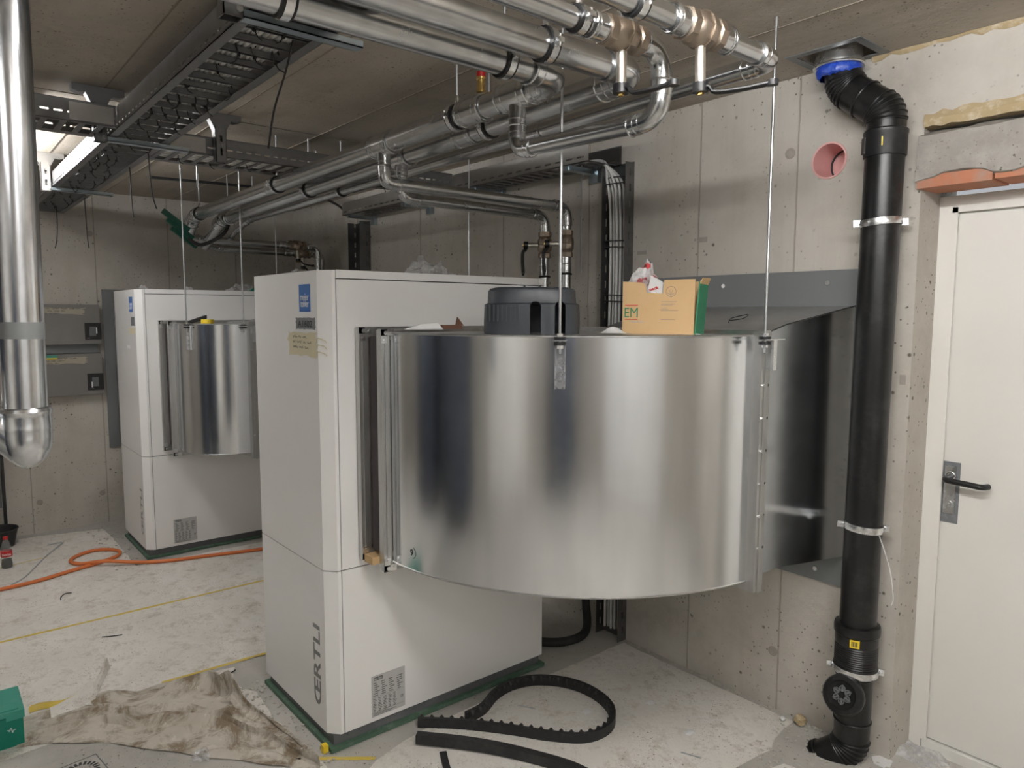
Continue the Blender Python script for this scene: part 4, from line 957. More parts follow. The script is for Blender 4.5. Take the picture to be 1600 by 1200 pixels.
for i in range(7):
    yy = 2.365+0.0135*i; xx = XW-0.018-0.012*(i % 3)
    pts = [(2.56-0.01*(i % 2), 2.75, ZL+0.012), (2.565, 2.56, ZL+0.014), (2.59, 2.46-0.004*i, ZL+0.002), (xx-0.01, yy+0.02, 2.28), (xx, yy+0.008, 2.16), (xx, yy, 1.9), (xx, yy+0.004, 1.4), (xx, yy, 0.9), (xx, yy, 0.35), (xx, yy, 0.05)]
    solo('cable', MB().tube(smooth_path(pts, 5), 0.0062, 8), 'cable' if i % 3 else 'cable_dark', 'grey cable running down the tall vertical tray', 'cable', 'cables in the vertical tray')
for z in (2.26, 1.96, 1.70, 1.45, 1.2):
    mb = MB()
    for dz in (0, 0.03): mb.tube([(XW-0.012, 2.352, z+dz), (XW-0.054, 2.353, z+dz), (XW-0.056, 2.40, z+dz+0.003), (XW-0.054, 2.462, z+dz+0.004), (XW-0.012, 2.463, z+dz)], 0.0026, 6)
    solo('cable_tie', mb, 'black', 'pair of black cable ties on the vertical tray cables', 'cable tie', 'ties in the vertical tray')
# ceiling hangers
def hanger(x, y, label, m='tray', low=2.335, arm=0.34, zarm=2.340):
    t = thing('ceiling_hanger', label, 'ceiling bracket', (x, y, low), 'ceiling hangers of the trays')
    T = [(-0.095, CEIL-0.001), (0.095, CEIL-0.001), (0.095, CEIL-0.026), (0.07, CEIL-0.034), (0.048, CEIL-0.03), (0.026, CEIL-0.075), (0.026, CEIL-0.10), (-0.026, CEIL-0.10), (-0.026, CEIL-0.075), (-0.048, CEIL-0.03), (-0.07, CEIL-0.034), (-0.095, CEIL-0.026)]
    part('head_plate', MB().prism(T, lambda p, k: V(x+p[0], y+k, p[1]), -0.022, 0.022), m, t)
    mb = MB(); slotted(mb, (x-0.024, y-0.024, low), Z, X, Y, CEIL-0.06-low, 0.048, 0.018, 0.030, 0.032, 0.03, 0.003); mb.box(x-0.024, x-0.021, y-0.024, y+0.02, low, CEIL-0.06); mb.box(x+0.021, x+0.024, y-0.024, y+0.02, low, CEIL-0.06); mb.box(x-0.024, x+0.024, y+0.017, y+0.02, low, CEIL-0.06)
    part('upright', mb, m, t)
    if arm:
        mb = MB(); mb.box(x+0.025, x+arm, y-0.018, y+0.018, zarm, zarm+0.003); mb.box(x+0.025, x+arm, y-0.018, y-0.015, zarm, zarm+0.018); mb.box(x+0.025, x+arm, y+0.015, y+0.018, zarm, zarm+0.018); part('arm', mb, 'arm', t, 'bluish zinc arm')
        mb = MB()
        for dy_ in (-0.026, 0.024):
            mb = MB(); mb.cyl((x+0.012, y+dy_-0.006, zarm+0.012), (x+0.012, y+dy_+0.006, zarm+0.012), 0.009, seg=6); part('bolt', mb, 'zinc', t)
hanger(0.632, 3.405, 'dark steel ceiling hanger at the ladder and tray crossing')
hanger(0.632, 4.955, 'ceiling hanger at the far ladder, lamplight painted in as paler steel', 'tray_bright')  # the lamp's light on this hanger is painted in with paler steel
hanger(0.622, 1.80, 'dark steel ceiling hanger at the near end of the ladder', 'tray')
hanger(1.135, 3.485, 'tall steel ceiling hanger holding the cross tray right of the ladder', 'tray', 2.33, 0.0)
hanger(2.02, 3.485, 'steel ceiling hanger holding the cross tray near the right wall', 'tray', 2.33, 0.0)
# thin loose threaded rods on the ceiling
for (x, y, z, la) in ((1.80, 3.90, 2.40, 'short free threaded rod end right of the cross tray'), (1.30, 4.4, 2.36, 'free threaded rod hanging beyond the cross tray'), (2.42, 3.30, 1.80, 'long free threaded rod behind the front cabinet top'), (1.95, 4.9, 1.85, 'long free threaded rod beside the far valves'), (2.62, 2.62, 1.85, 'long threaded rod beside the branch pipes by the wall')):
    t = thing('threaded_rod', la, 'threaded rod', (x, y, z), 'free threaded rods')
    part('rod', MB().cyl((x, y, z), (x, y, CEIL-0.001), 0.004, seg=8), 'rod', t); part('anchor', MB().cyl((x, y, CEIL-0.03), (x, y, CEIL-0.001), 0.0065, seg=10), 'zinc', t)
# conduit on the back of the ceiling
mb = MB().tube(smooth_path([(1.25, 5.2, 2.52), (1.6, 5.15, 2.52), (2.05, 5.1, 2.515), (2.3, 5.05, 2.50), (2.46, 5.0, 2.44), (2.52, 4.97, 2.38)], 5), 0.009, 8); solo('flexible_conduit', mb, 'black', 'black flexible conduit curving into the far end of the wall tray', 'conduit')

# ------------------------------------------------------------------ things on the back wall
def control_box(z0, z1, label, tape, seed, strip):
    t = thing('control_box', label, 'control box', (0.80, 6.25, z0), 'grey wall boxes')
    part('housing', MB().box(0.50, 1.088, 6.205, YB-0.001, z0, z1), 'greymat', t)
    zc = z0+0.095
    d = part('display', MB().box(0.985, 1.092, 6.198, 6.206, zc-0.062, zc+0.062), 'black', t, 'black square display')
    part('screen', MB().box(1.015, 1.058, 6.1965, 6.198, zc-0.035, zc+0.034), 'frame_grey', d)
    part('display_tag', MB().box(1.058, 1.066, 6.196, 6.198, zc-0.017, zc+0.028) if strip else MB().box(1.010, 1.018, 6.196, 6.198, zc-0.043, zc), 'paper', d)
    mb = MB(); squiggle(mb, (0.995, 6.1975, zc-0.054), X, Z, 0.022, 0.004, seed, 0.0008); part('lettering', mb, 'label', d)
    tp = part('tape_note', torn(MB(), (0.60, 6.205, z1-0.078), X, Z, 0.40, 0.056, seed, 0.001, 8, 0.03), 'masking_old', t, 'beige tape strips with handwriting')
    mb = MB()
    for i in range(3): squiggle(mb, (0.66, 6.2035, z1-0.036-0.017*i), X, Z, 0.24-0.05*i, 0.008, seed+i)
    part('handwriting', mb, 'ink', tp, None, True)
    if tape:
        part('level_scrap', MB().box(0.66, 0.80, 6.19, 6.205, z1-0.024, z1-0.006), 'green_lid', t, 'green and yellow tape scrap'); part('level_scrap', MB().box(0.66, 0.80, 6.19, 6.205, z1-0.034, z1-0.025), 'yellow_pl', t)
control_box(1.407, 1.702, 'upper grey wall box with black display and tape notes', False, 31, True)
control_box(1.026, 1.335, 'lower grey wall box with black display and green tape', True, 41, False)
mb = MB().box(0.50, 1.08, 6.27, YB-0.001, 1.338, 1.404); solo('mounting_plate', mb, 'plate', 'shiny metal strip between the two grey wall boxes', 'metal plate')
# wire rack at the left edge
t = thing('wire_rack', 'dark post and chrome wires of a rack at the left edge', 'rack', (0.30, 6.2, 0.003))
part('post', MB().box(0.415, 0.435, 6.19, 6.21, 0.003, 1.62), 'black', t)
mb = MB()
for k in range(7):
    z = 0.62+0.125*k; part('wire', MB().cyl((0.0, 6.17, z), (0.41, 6.19, z+0.005), 0.0035, seg=6), 'zinc', t)
part('panel', MB().box(0.0, 0.41, 6.20, 6.208, 0.25, 1.5), 'frame_grey', t)
part('post', MB().box(-0.03, -0.01, 6.19, 6.21, 0.003, 1.62), 'black', t)
# bucket and bottle
t = thing('bucket', 'black rubber bucket on the floor behind the cola bottle', 'bucket', (0.36, 6.08, 0.004))
part('shell', MB().lathe([(0.085, 0.0), (0.10, 0.004), (0.125, 0.12), (0.128, 0.125), (0.120, 0.122), (0.098, 0.012), (0.01, 0.010)], (0.36, 6.08, 0.004), Z, 32), 'rubber', t); part('rim', MB().ring((0.36, 6.08, 0.128), Z, 0.126, 0.005, 36, 6), 'rubber', t)
bx, by = 0.372, 5.545
t = thing('cola_bottle', 'plastic cola bottle with red label and cap, partly drunk, on the floor at left', 'bottle', (bx, by, 0.0035))
bp_ = [(0.020, 0.0), (0.031, 0.004), (0.032, 0.03), (0.0285, 0.05), (0.0315, 0.075), (0.0315, 0.115), (0.030, 0.128), (0.020, 0.165), (0.0125, 0.182), (0.0125, 0.19)]
part('bottle_shell', MB().lathe(bp_, (bx, by, 0.0035), Z, 28), 'glass', t)
part('drink', MB().lathe([(0.018, 0.003), (0.0298, 0.006), (0.0305, 0.03), (0.0272, 0.05), (0.0280, 0.055)], (bx, by, 0.0035), Z, 28), 'cola', t, 'dark cola')
lb = part('label_wrap', MB().lathe([(0.0318, 0.0), (0.0322, 0.002), (0.0322, 0.036), (0.0318, 0.038)], (bx, by, 0.080), Z, 32, False), 'redlabel', t, 'red label')
text('Coca-Cola', 0.018, (bx-0.026, by-0.0335, 0.092), (0.998, -0.06, 0), Z, 'print_white', lb, 'lettering', 0.0004, 0.048)
part('cap', MB().cyl((bx, by, 0.190), (bx, by, 0.208), 0.0145, seg=22), 'redlabel', t)
# green tool case
t = thing('tool_case', 'green plastic tool case at the lower left edge', 'tool case', (0.04, 3.3, 0.004))
part('case_body', MB().box(-0.16, 0.232, 3.188, 3.40, 0.004, 0.108), 'green', t)
part('lid', MB().prism([(-0.165, 3.184), (0.237, 3.184), (0.237, 3.405), (-0.165, 3.405)], lambda p, z: V(p[0], p[1], z), 0.110, 0.142), 'green_lid', t)
part('latch', MB().box(0.15, 0.178, 3.176, 3.189, 0.055, 0.125), 'green', t)
mb = MB(); squiggle(mb, (0.18, 3.1875, 0.06), X, Z, 0.03, 0.02, 3, 0.0016); part('emblem', mb, 'print_white', t)
part('lid_rib', MB().box(0.0, 0.22, 3.20, 3.215, 0.142, 0.146), 'green_lid', t)

# ------------------------------------------------------------------ floor coverings
def sheet_poly(pts, label, z=0.0032, jag=0.006, group='protective fleece sheets on the floor', m='fleece'):
    P = []
    for (a, b) in zip(pts, pts[1:]+pts[:1]):
        a, b = V(*a, 0), V(*b, 0); n = max(1, int((b-a).length/0.06))
        for k in range(n): p = a+(b-a)*(k/n); P.append((p.x+random.uniform(-jag, jag), p.y+random.uniform(-jag, jag)))
    mb = MB().prism(P, lambda p, zz: V(p[0], p[1], zz), 0.0004, z); return solo('floor_fleece', mb, m, label, 'floor cover', group)
sheet_poly([(XL+0.05, 4.285), (1.06, 4.285), (2.6, 4.285), (2.6, 5.0), (1.02, 5.06), (1.03, 5.86), (1.02, 6.1), (0.6, 6.2), (XL+0.05, 6.2)], 'dusty off-white floor fleece in front of the rear heat pump')
sheet_poly([(XL+0.05, 3.345), (0.8, 3.335), (2.6, 3.30), (2.6, 4.275), (XL+0.05, 4.275)], 'dusty off-white floor fleece strip between the two heat pumps')
sheet_poly([(XL+0.05, 3.10), (0.35, 3.12), (0.75, 2.72), (0.95, 2.45), (1.0, 2.2), (1.06, 2.32), (1.055, 2.50), (1.03, 2.75), (1.05, 3.0), (1.0, 3.12), (1.05, 3.29), (0.8, 3.325), (XL+0.05, 3.335)], 'dusty off-white floor fleece left of the front heat pump')
sheet_poly([(1.22, 2.25), (1.50, 2.31), (2.64, 2.31), (2.64, 1.40), (2.55, 1.40), (2.40, 1.36), (2.2, 1.38), (1.9, 1.2), (1.2, 1.1), (0.9, 1.6), (1.0, 2.1)], 'light grey floor fleece under the curved duct')
sheet_poly([(2.20, 1.33), (2.36, 1.28), (2.42, 1.10), (2.40, 0.6), (1.6, 0.4), (1.6, 1.0)], 'light floor fleece corner in front of the door')
def tape_line(p0, p1, label, w_=0.018):
    p0, p1 = V(p0), V(p1); d = (p1-p0).normalized(); s = d.cross(Z); n = 24; rows = []
    for k in range(n+1):
        p = p0+(p1-p0)*(k/n); a = w_*(0.5+random.uniform(-0.12, 0.12)); rows.append([p-s*a, p-s*a+Z*0.0012, p+s*a+Z*0.0012, p+s*a])
    mb = MB().sheet(rows); mb.poly(rows[0]); mb.poly(rows[-1][::-1]); solo('tape_strip', mb, 'yellow', label, 'tape', 'yellow joint tape on the floor')
tape_line((-0.9, 4.28, 0.0034), (2.0, 4.28, 0.0034), 'long yellow tape line across the floor fleece between the heat pumps')
tape_line((0.755, 3.345, 0.0034), (1.35, 3.325, 0.0034), 'short yellow tape line ending at the crumpled tarp')
tape_line((1.02, 2.42, 0.0014), (1.22, 2.26, 0.0014), 'yellow tape scrap at the near corner of the front heat pump')
tape_line((2.02, 1.46, 0.0034), (2.10, 1.30, 0.0034), 'yellow tape scrap on the floor below the duct')
tape_line((-0.9, 5.3, 0.0034), (0.6, 5.62, 0.0034), 'faded yellow tape line near the cola bottle', 0.010)
# crumpled dirty tarp
def tarp():
    mb = MB(); nu, nv = 120, 64; rows = []
    ups = [(0.24, 3.40), (0.40, 3.40), (0.56, 3.42), (0.66, 3.34), (0.80, 3.33), (0.92, 3.24), (0.95, 3.05), (1.0, 2.86), (1.04, 2.62), (1.06, 2.40)]
    los = [(0.20, 3.17), (0.33, 3.11), (0.46, 3.00), (0.58, 2.86), (0.68, 2.74), (0.78, 2.62), (0.86, 2.52), (0.93, 2.43), (0.98, 2.36), (1.02, 2.30)]
    def lerp(L_, t):
        f = t*(len(L_)-1); i = min(int(f), len(L_)-2); f -= i
        return V(*L_[i], 0).lerp(V(*L_[i+1], 0), f)
    for j in range(nv+1):
        v = j/nv; row = []
        for i in range(nu+1):
            u = i/nu; p = lerp(los, u).lerp(lerp(ups, u), v)
            fold = max(0, 1-abs(v-0.30-0.10*math.sin(3.1*u+0.4))/0.06)*0.040*math.sin(PI*min(1, u*1.25))
            fold += max(0, 1-abs(v-0.60+0.22*u-0.05*math.sin(5*u))/0.07)*0.050*(0.3+0.7*u)
            fold += max(0, 1-abs(v-0.88+0.05*math.sin(8*u))/0.10)*0.085*math.exp(-((u-0.62)/0.16)**2)
            fold += max(0, 1-abs(u-0.66-0.1*(v-0.8))/0.05)*0.13*max(0, v-0.45)
            fold += max(0, 1-abs(v-0.15)/0.05)*0.012*u
            z = 0.006+fold+0.004*math.sin(23*u+7*v)*math.sin(11*v+5*u)+0.0025*math.sin(51*u-31*v)
            edge = min(v, 1-v)
            if edge < 0.06 and not (v > 0.5 and 0.45 < u < 0.8): z = min(z, 0.0055+0.04*edge)
            row.append((p.x+0.006*math.sin(40*v+9*u), p.y+0.006*math.sin(33*u), max(z, 0.0045)))
        rows.append(row)
    mb.sheet(rows)
    bot = [[(x, y, max(0.0036, z-0.003)) for (x, y, z) in r] for r in rows]; mb.sheet([r for r in bot][::-1])
    return mb
solo('crumpled_tarp', tarp(), 'tarp', 'dirty crumpled beige tarp on the floor at the lower left', 'tarp')
# curled upright flaps of the tarp and a yellow strip
rows = []
for k in range(15):
    f = k/14; x = 0.46+0.135*f; y = 3.34+0.33*f; h = 0.010+0.006*math.sin(PI*f)+(0.035*max(0, f-0.72)/0.28); w_ = 0.022*(1-0.4*f)
    rows.append([(x-w_, y, 0.005), (x-w_*0.4, y-0.004, h), (x+w_*0.2, y-0.010, h*1.15), (x+w_, y-0.014, 0.005)])
solo('fleece_flap', MB().sheet(rows), 'fleece', 'curled pointed flap of fleece standing up behind the tarp', 'fabric scrap')
rows = []
for k in range(13):
    f = k/12; x = 0.27+0.22*f; y = 3.44-0.03*f+0.012*math.sin(9*f); rows.append([(x, y-0.02, 0.0052), (x, y-0.006, 0.018+0.008*math.sin(7*f)), (x+0.004, y+0.008, 0.022+0.03*max(0, f-0.6)), (x+0.006, y+0.024, 0.0055)])
solo('tape_clump', MB().sheet(rows), 'yellow', 'twisted yellow tape beside the green tool case', 'tape')
rows = []
for k in range(11):
    f = k/10; x = 0.33+0.17*f; y = 3.33+0.05*f; rows.append([(x, y-0.05+0.03*f, 0.0052), (x+0.004, y, 0.012+0.016*f), (x+0.008, y+0.05+0.06*f, 0.016+0.03*f*f), (x+0.010, y+0.09+0.07*f, 0.0055)])
solo('fleece_flap', MB().sheet(rows), 'fleece', 'folded fleece corner around the twisted yellow tape', 'fabric scrap')
rows = []
for k in range(9):
    f = k/8; rows.append([(0.70+0.05*f+0.01*math.sin(8*g), 2.70-0.06*g+0.01*math.sin(9*f), 0.006+0.03*math.sin(PI*g)*math.sin(PI*f)+0.006*math.sin(14*f+9*g)) for g in [i/8 for i in range(9)]])
solo('film_scrap', MB().sheet(rows), 'film', 'small clear plastic scrap at the bottom of the tarp', 'plastic film')
# floor drain
t = thing('floor_drain', 'square floor drain with round slotted grate at the bottom left', 'floor drain', (0.365, 2.86, 0.0))
rotd = Matrix.Rotation(math.radians(8), 3, 'Z')
du, dv = rotd @ X, rotd @ Y
part('frame', MB().frame((0.365, 2.86, 0), du, dv, Z, -0.075, 0.075, -0.075, 0.075, 0.003, 0.0004, 0.003), 'frame_grey', t)
part('plate', MB().obox((0.365, 2.86, 0), du, dv, Z, (-0.072, 0.072), (-0.072, 0.072), (0.0002, 0.002)), 'floor', t)
mb = MB()
for k in range(22):
    a = 2*PI*k/22; dd = V(math.cos(a), math.sin(a), 0); mb.obox(V(0.365, 2.86, 0)+dd*0.052, dd, dd.cross(Z), Z, (-0.010, 0.010), (-0.0045, 0.0045), (0.002, 0.0024))
part('slot', mb, 'core', t, None, True)
# orange hose
H = [(0.0, 5.07), (0.299, 5.085), (0.492, 5.111), (0.67, 5.178), (0.862, 5.25), (0.97, 5.324), (0.985, 5.44), (0.877, 5.535), (0.76, 5.49), (0.70, 5.385), (0.745, 5.265), (0.86, 5.175), (1.051, 5.062), (1.226, 4.985), (1.454, 4.925), (1.78, 4.835), (2.2, 4.75)]
zs = [0.0155]*len(H)
for i in range(9, 13): zs[i] = 0.0155
zs[3] = 0.0155; zs[4] = 0.0155; zs[10] = 0.022; zs[11] = 0.038; zs[12] = 0.020
solo('air_hose', MB().tube(smooth_path([(x, y, z) for (x, y), z in zip(H, zs)], 8), 0.0115, 12), 'orange', 'orange hose looped on the floor before the rear heat pump', 'hose')
solo('steel_wire', MB().tube(smooth_path([(0.36, 5.16, 0.008), (0.443, 5.27, 0.008), (0.585, 5.613, 0.008), (0.715, 5.87, 0.009), (0.722, 5.895, 0.010), (0.70, 5.905, 0.010), (0.635, 5.902, 0.010)], 5), 0.0045, 8), 'label', 'bent steel wire hook lying on the floor left of the hose', 'wire')
# black rubber strips
def strip(path, w_, h, teeth=None, C=None):
    P = smooth_path([V(p) for p in path], 42 if teeth else 10); mb = MB(); ring = []
    n = len(P); s_acc = 0
    for i, p in enumerate(P):
        d = (P[min(n-1, i+1)]-P[max(0, i-1)]).normalized(); s = d.cross(Z).normalized()
        if i: s_acc += (p-P[i-1]).length
        if C and (V(C[0], C[1], p.z)-p).dot(s) < 0: s = -s
        hh = h*(0.74+0.26*math.cos(s_acc/0.040*2*PI)) if teeth else h
        inner = p + s*(w_/2); outer = p - s*(w_/2)
        if teeth == 1: ring.append([outer, outer+Z*h*0.93, p+Z*h*0.93, inner+Z*hh, inner])
        else: ring.append([outer, outer+Z*h, p+Z*h, inner+Z*h, inner])
    G = [mb.verts(r) for r in ring]
    for a, b in zip(G, G[1:]):
        for k in range(5): mb.face([a[k], a[(k+1) % 5], b[(k+1) % 5], b[k]])
    mb.face(G[0]); mb.face(G[-1][::-1]); return mb
zb = 0.0042
loop = [(1.455, 2.335), (1.58, 2.215), (1.70, 2.07), (1.80, 1.93), (1.90, 1.835), (2.02, 1.83), (2.115, 1.91), (2.15, 2.04), (2.125, 2.17), (2.04, 2.275), (1.93, 2.315), (1.82, 2.30), (1.71, 2.245), (1.62, 2.235)]
mb = strip([(x, y, zb if i < 9 else zb) for i, (x, y) in enumerate(loop)][::-1], 0.026, 0.042, 1, C=(1.85, 2.08))
solo('rubber_strip', mb, 'rubber', 'black notched rubber strip looped on the floor beside the front heat pump', 'rubber strip')
mb = strip([(1.385, 2.235, 0.012), (1.50, 2.10, 0.012), (1.585, 1.985, 0.010), (1.66, 1.86, 0.006), (1.72, 1.73, zb), (1.74, 1.60, zb)], 0.03, 0.036)
solo('rubber_strip', mb, 'rubber', 'straighter black rubber strip with cut end crossing the looped strip', 'rubber strip')
mb = strip([(1.43, 2.125, zb), (1.38, 2.02, zb), (1.34, 1.90, zb), (1.30, 1.80, zb)], 0.026, 0.006); solo('rubber_strip', mb, 'rubber', 'short flat black rubber piece pointing to the bottom of the picture', 'rubber strip')
mb = MB().tube(smooth_path([(2.20, 2.90, 0.03), (2.24, 2.66, 0.026), (2.31, 2.525, 0.026), (2.42, 2.46, 0.026), (2.54, 2.47, 0.04), (2.60, 2.53, 0.14), (2.61, 2.56, 0.30), (2.61, 2.57, 0.6)], 6), 0.0215, 14)
solo('drain_hose', mb, 'rubber', 'thick black hose curving behind the front heat pump', 'hose')
mb = MB().tube(smooth_path([(2.19, 2.80, 0.22), (2.28, 2.86, 0.17), (2.36, 2.98, 0.13), (2.40, 3.2, 0.10)], 6), 0.03, 12); solo('condensate_pipe', mb, 'label', 'pale pipe in the gap behind the front heat pump', 'pipe')

# ------------------------------------------------------------------ things lying on the ducts and cabinets
TOP = ZT+0.0034
# slate grey plastic cover with arched openings
cc = V(1.618, 1.848, TOP); fwd = V(-0.66, -0.75, 0).normalized(); rgt = V(0.75, -0.66, 0).normalized()
def cover_outline(r, n=72, e=3.4, sx=1.16, sy=0.92):
    P = []
    for k in range(n):
        a = 2*PI*k/n; c_, s_ = math.cos(a), math.sin(a); f = (abs(c_)**e+abs(s_)**e)**(-1/e); P.append((r*sx*f*c_, r*sy*f*s_))
    return P
t = thing('plastic_cover', 'slate grey plastic cover with arched openings on the front duct', 'plastic cover', tuple(cc))
mb = MB(); lv = [(0.138, 0.0), (0.139, 0.04), (0.137, 0.098), (0.128, 0.102), (0.126, 0.142), (0.120, 0.150), (0.105, 0.154)]
outer = [[cc+rgt*(x)+fwd*(y)+Z*h for x, y in cover_outline(r)] for r, h in lv]
inn = [[cc+rgt*(x)+fwd*(y)+Z*h for x, y in cover_outline(r)] for r, h in [(0.100, 0.149), (0.117, 0.145), (0.122, 0.10), (0.1335, 0.096), (0.1345, 0.0)]]
allr = outer+inn; G = [mb.verts(r) for r in allr]; nn_ = 72
for i in range(len(G)-1):
    if i == len(outer)-1: continue
    for k in range(nn_): mb.face([G[i][k], G[i][(k+1) % nn_], G[i+1][(k+1) % nn_], G[i+1][k]])
mb.face(G[len(outer)-1]); mb.face(G[len(outer)][::-1])
for k in range(nn_): mb.face([G[-1][k], G[-1][(k+1) % nn_], G[0][(k+1) % nn_], G[0][k]])
body = part('cover_shell', mb, 'cover', t)
for off in (0.012, 0.092):
    arch = [(off-0.0175, -0.02)]+[(off-0.0175*math.cos(PI*k/10), 0.078+0.0175*math.sin(PI*k/10)) for k in range(11)]+[(off+0.0175, -0.02)]
    cut = MB().prism(arch, lambda p, k: cc+rgt*p[0]+Z*(p[1]+0.012)+fwd*k, 0.09, 0.16)
    loc = body.location.copy(); body.location = (0, 0, 0); pr = body.parent; body.parent = None; boolean(body, cut); body.parent = pr; body.location = loc
for k in range(9):
    mb = MB(); x_ = -0.150+0.0135*k; yy = 0.128*max(0.0, 1-(abs(x_)/0.161)**3.4)**(1/3.4)
    mb.obox(cc+rgt*x_+fwd*(yy-0.003), rgt, Z, fwd, (-0.002, 0.002), (0.042, 0.096), (0, 0.006))
    part('rib', mb, 'cover', t)
part('clip', MB().obox(cc+Z*0.152, rgt, fwd, Z, (-0.028, -0.020), (0.06, 0.068), (0, 0.010)).obox(cc+Z*0.152, rgt, fwd, Z, (0.022, 0.030), (0.06, 0.068), (0, 0.010)), 'black', t)
# cardboard box
bf = V(-0.94, -0.342, 0).normalized(); br_ = V(0.342, -0.94, 0).normalized(); bc = V(1.938, 1.568, TOP)
t = thing('cardboard_box', 'brown cardboard box with EM print and green side on the front duct', 'cardboard box', tuple(bc))
BW, BH, BD = 0.125, 0.178, 0.10
fr_poly = [(-BW, 0), (BW, 0), (BW+0.002, BH+0.004), (0.022, BH+0.003), (0.018, BH-0.042), (-0.04, BH-0.038), (-0.044, BH-0.010), (-0.06, BH-0.004), (-BW, BH)]
fp_ = part('front_wall', MB().prism(fr_poly, lambda p, k: bc+br_*p[0]+Z*p[1]+bf*k, 0.0, 0.004), 'card', t)
part('rear_wall', MB().obox(bc-bf*BD, br_, Z, bf, (-BW, BW), (0, BH), (0, 0.004)), 'card', t)
part('side_wall', MB().obox(bc, br_, Z, bf, (-BW, -BW+0.004), (0, BH), (-BD, 0)), 'card', t)
sp_ = [(-BD, 0), (0, 0), (0, BH-0.004), (-BD, BH-0.014)]
part('side_wall', MB().prism(sp_, lambda p, k: bc+br_*(BW+0.001+k+p[1]*0.07)+Z*p[1]+bf*p[0], 0, 0.004), 'green_print', t, 'green printed side')
part('flap', MB().prism([(-BD, 0), (0, 0), (-0.006, 0.022), (-BD+0.01, 0.024)], lambda p, k: bc+br_*(BW+0.0125+p[1]*0.5+k)+Z*(BH-0.014+p[1])+bf*p[0], 0, 0.003), 'card', t)
part('bottom', MB().obox(bc, br_, Z, bf, (-BW, BW), (0.0, 0.004), (-BD, 0)), 'card', t)
F0 = bc+bf*0.0042
def onface(x, z): return F0+br_*x+Z*z
text('EM', 0.048, onface(-0.117, 0.056), br_, Z, 'green_print', fp_, 'print_lettering', 0.0, 0.048)
mb = MB()
for z in (0.0955, 0.0475): mb.obox(onface(-0.116, z), br_, Z, bf, (0, 0.047), (0, 0.0028), (0, 0.0004))
part('print_bar', mb, 'red', fp_)
text('Einfach Mehr', 0.009, onface(-0.094, 0.038), br_, Z, 'label', fp_, 'print_lettering', 0.0, 0.048)
mb = MB()
for z, L_ in ((0.108, 0.055), (0.100, 0.048), (0.096, 0.040), (0.087, 0.022), (0.082, 0.026), (0.078, 0.058), (0.048, 0.05)): mb.obox(onface(0.012, z), br_, Z, bf, (0, L_), (0, 0.0012), (0, 0.0003))
part('small_print', mb, 'logo', fp_, None, True)
mb = MB().ring(onface(0.046, 0.142), bf, 0.017, 0.0006, 28, 4)
for a_ in (0.5, 1.2, 1.95, 2.6): mb.cyl(onface(0.046, 0.130), onface(0.046+0.015*math.cos(a_), 0.130+0.018*math.sin(a_)), 0.0005, seg=4)
mb.cyl(onface(0.046, 0.126), onface(0.046, 0.156), 0.0005, seg=4); part('leaf_emblem', mb, 'logo', fp_)
def crumple(mb, c, a, b, h, seed, n=14, ux=X, uy=Y, peak=False):
    rnd = random.Random(seed); c, ux, uy = V(c), V(ux), V(uy); rows = []
    ph = [rnd.uniform(0, 6) for _ in range(8)]
    for j in range(n+1):
        row = []
        for i in range(n+1):
            u = i/n*2-1; v = j/n*2-1; e = max(0, 1-max(abs(u), abs(v))**2.2) if not peak else max(0, 1-math.hypot(u+0.25, v*0.8))**1.15
            z = h*e*(0.72+0.28*math.sin(5*u+ph[0])*math.cos(4*v+ph[1]))+rnd.uniform(-1, 1)*h*0.13*(e > 0.02)
            row.append(c+ux*(a*u*(1+0.14*math.sin(4*v+ph[2]))+rnd.uniform(-1, 1)*a*0.05)+uy*(b*v*(1+0.14*math.sin(4*u+ph[3]))+rnd.uniform(-1, 1)*b*0.05)+Z*max(z, 0.0))
        rows.append(row)
    mb.sheet(rows); return mb
solo('printed_film', crumple(MB(), bc-bf*0.05+br_*-0.066+Z*0.10, 0.056, 0.042, 0.165, 5, 9, br_, bf), 'redfilm', 'crumpled clear film with red print sticking out of the cardboard box', 'plastic film')
t = thing('foil_pouch', 'white pouch with red lettering inside the cardboard box', 'pouch', tuple(bc-bf*0.03))
pz = [(-0.038, 0.115), (0.022, 0.115), (0.024, 0.165), (-0.005, 0.184), (-0.030, 0.196), (-0.042, 0.150)]
po = part('pouch', MB().prism(pz, lambda p, k: bc-bf*0.012+br_*p[0]+Z*p[1]+bf*k, -0.012, 0.0), 'paper', t)
text('pack', 0.014, bc-bf*0.0117+br_*-0.034+Z*0.146, (br_+Z*0.22), (Z-br_*0.22), 'red', po, 'lettering', 0.0006, 0.034)
# paper leaflet, rag and small metal bits
rows = []
for k in range(9):
    f = k/8; rows.append([V(1.742, 1.655, TOP+0.001)+rgt*(0.10*f)+fwd*(0.05*g-0.02)+Z*(0.024*math.sin(PI*f)**1.4*(1-g)+0.004*g) for g in (0, 0.33, 0.66, 1.0)])
solo('leaflet', MB().sheet(rows), 'paper', 'curled white leaflet beside the cardboard box', 'leaflet')
solo('paper_scrap', crumple(MB(), (1.985, 1.495, TOP), 0.055, 0.016, 0.010, 8, 10, br_, bf), 'paper', 'white paper scrap in front of the cardboard box', 'paper scrap')
mb = MB().prism([(0, 0), (0.15, 0.0), (0.13, 0.022), (0.06, 0.018)], lambda p, k: V(1.335+p[0]*0.9, 2.20-p[0]*0.25+k, TOP+0.011+p[1]), 0.0, 0.012); solo('card_wedge', mb, 'paper', 'white card wedge on the flange of the front duct', 'card')
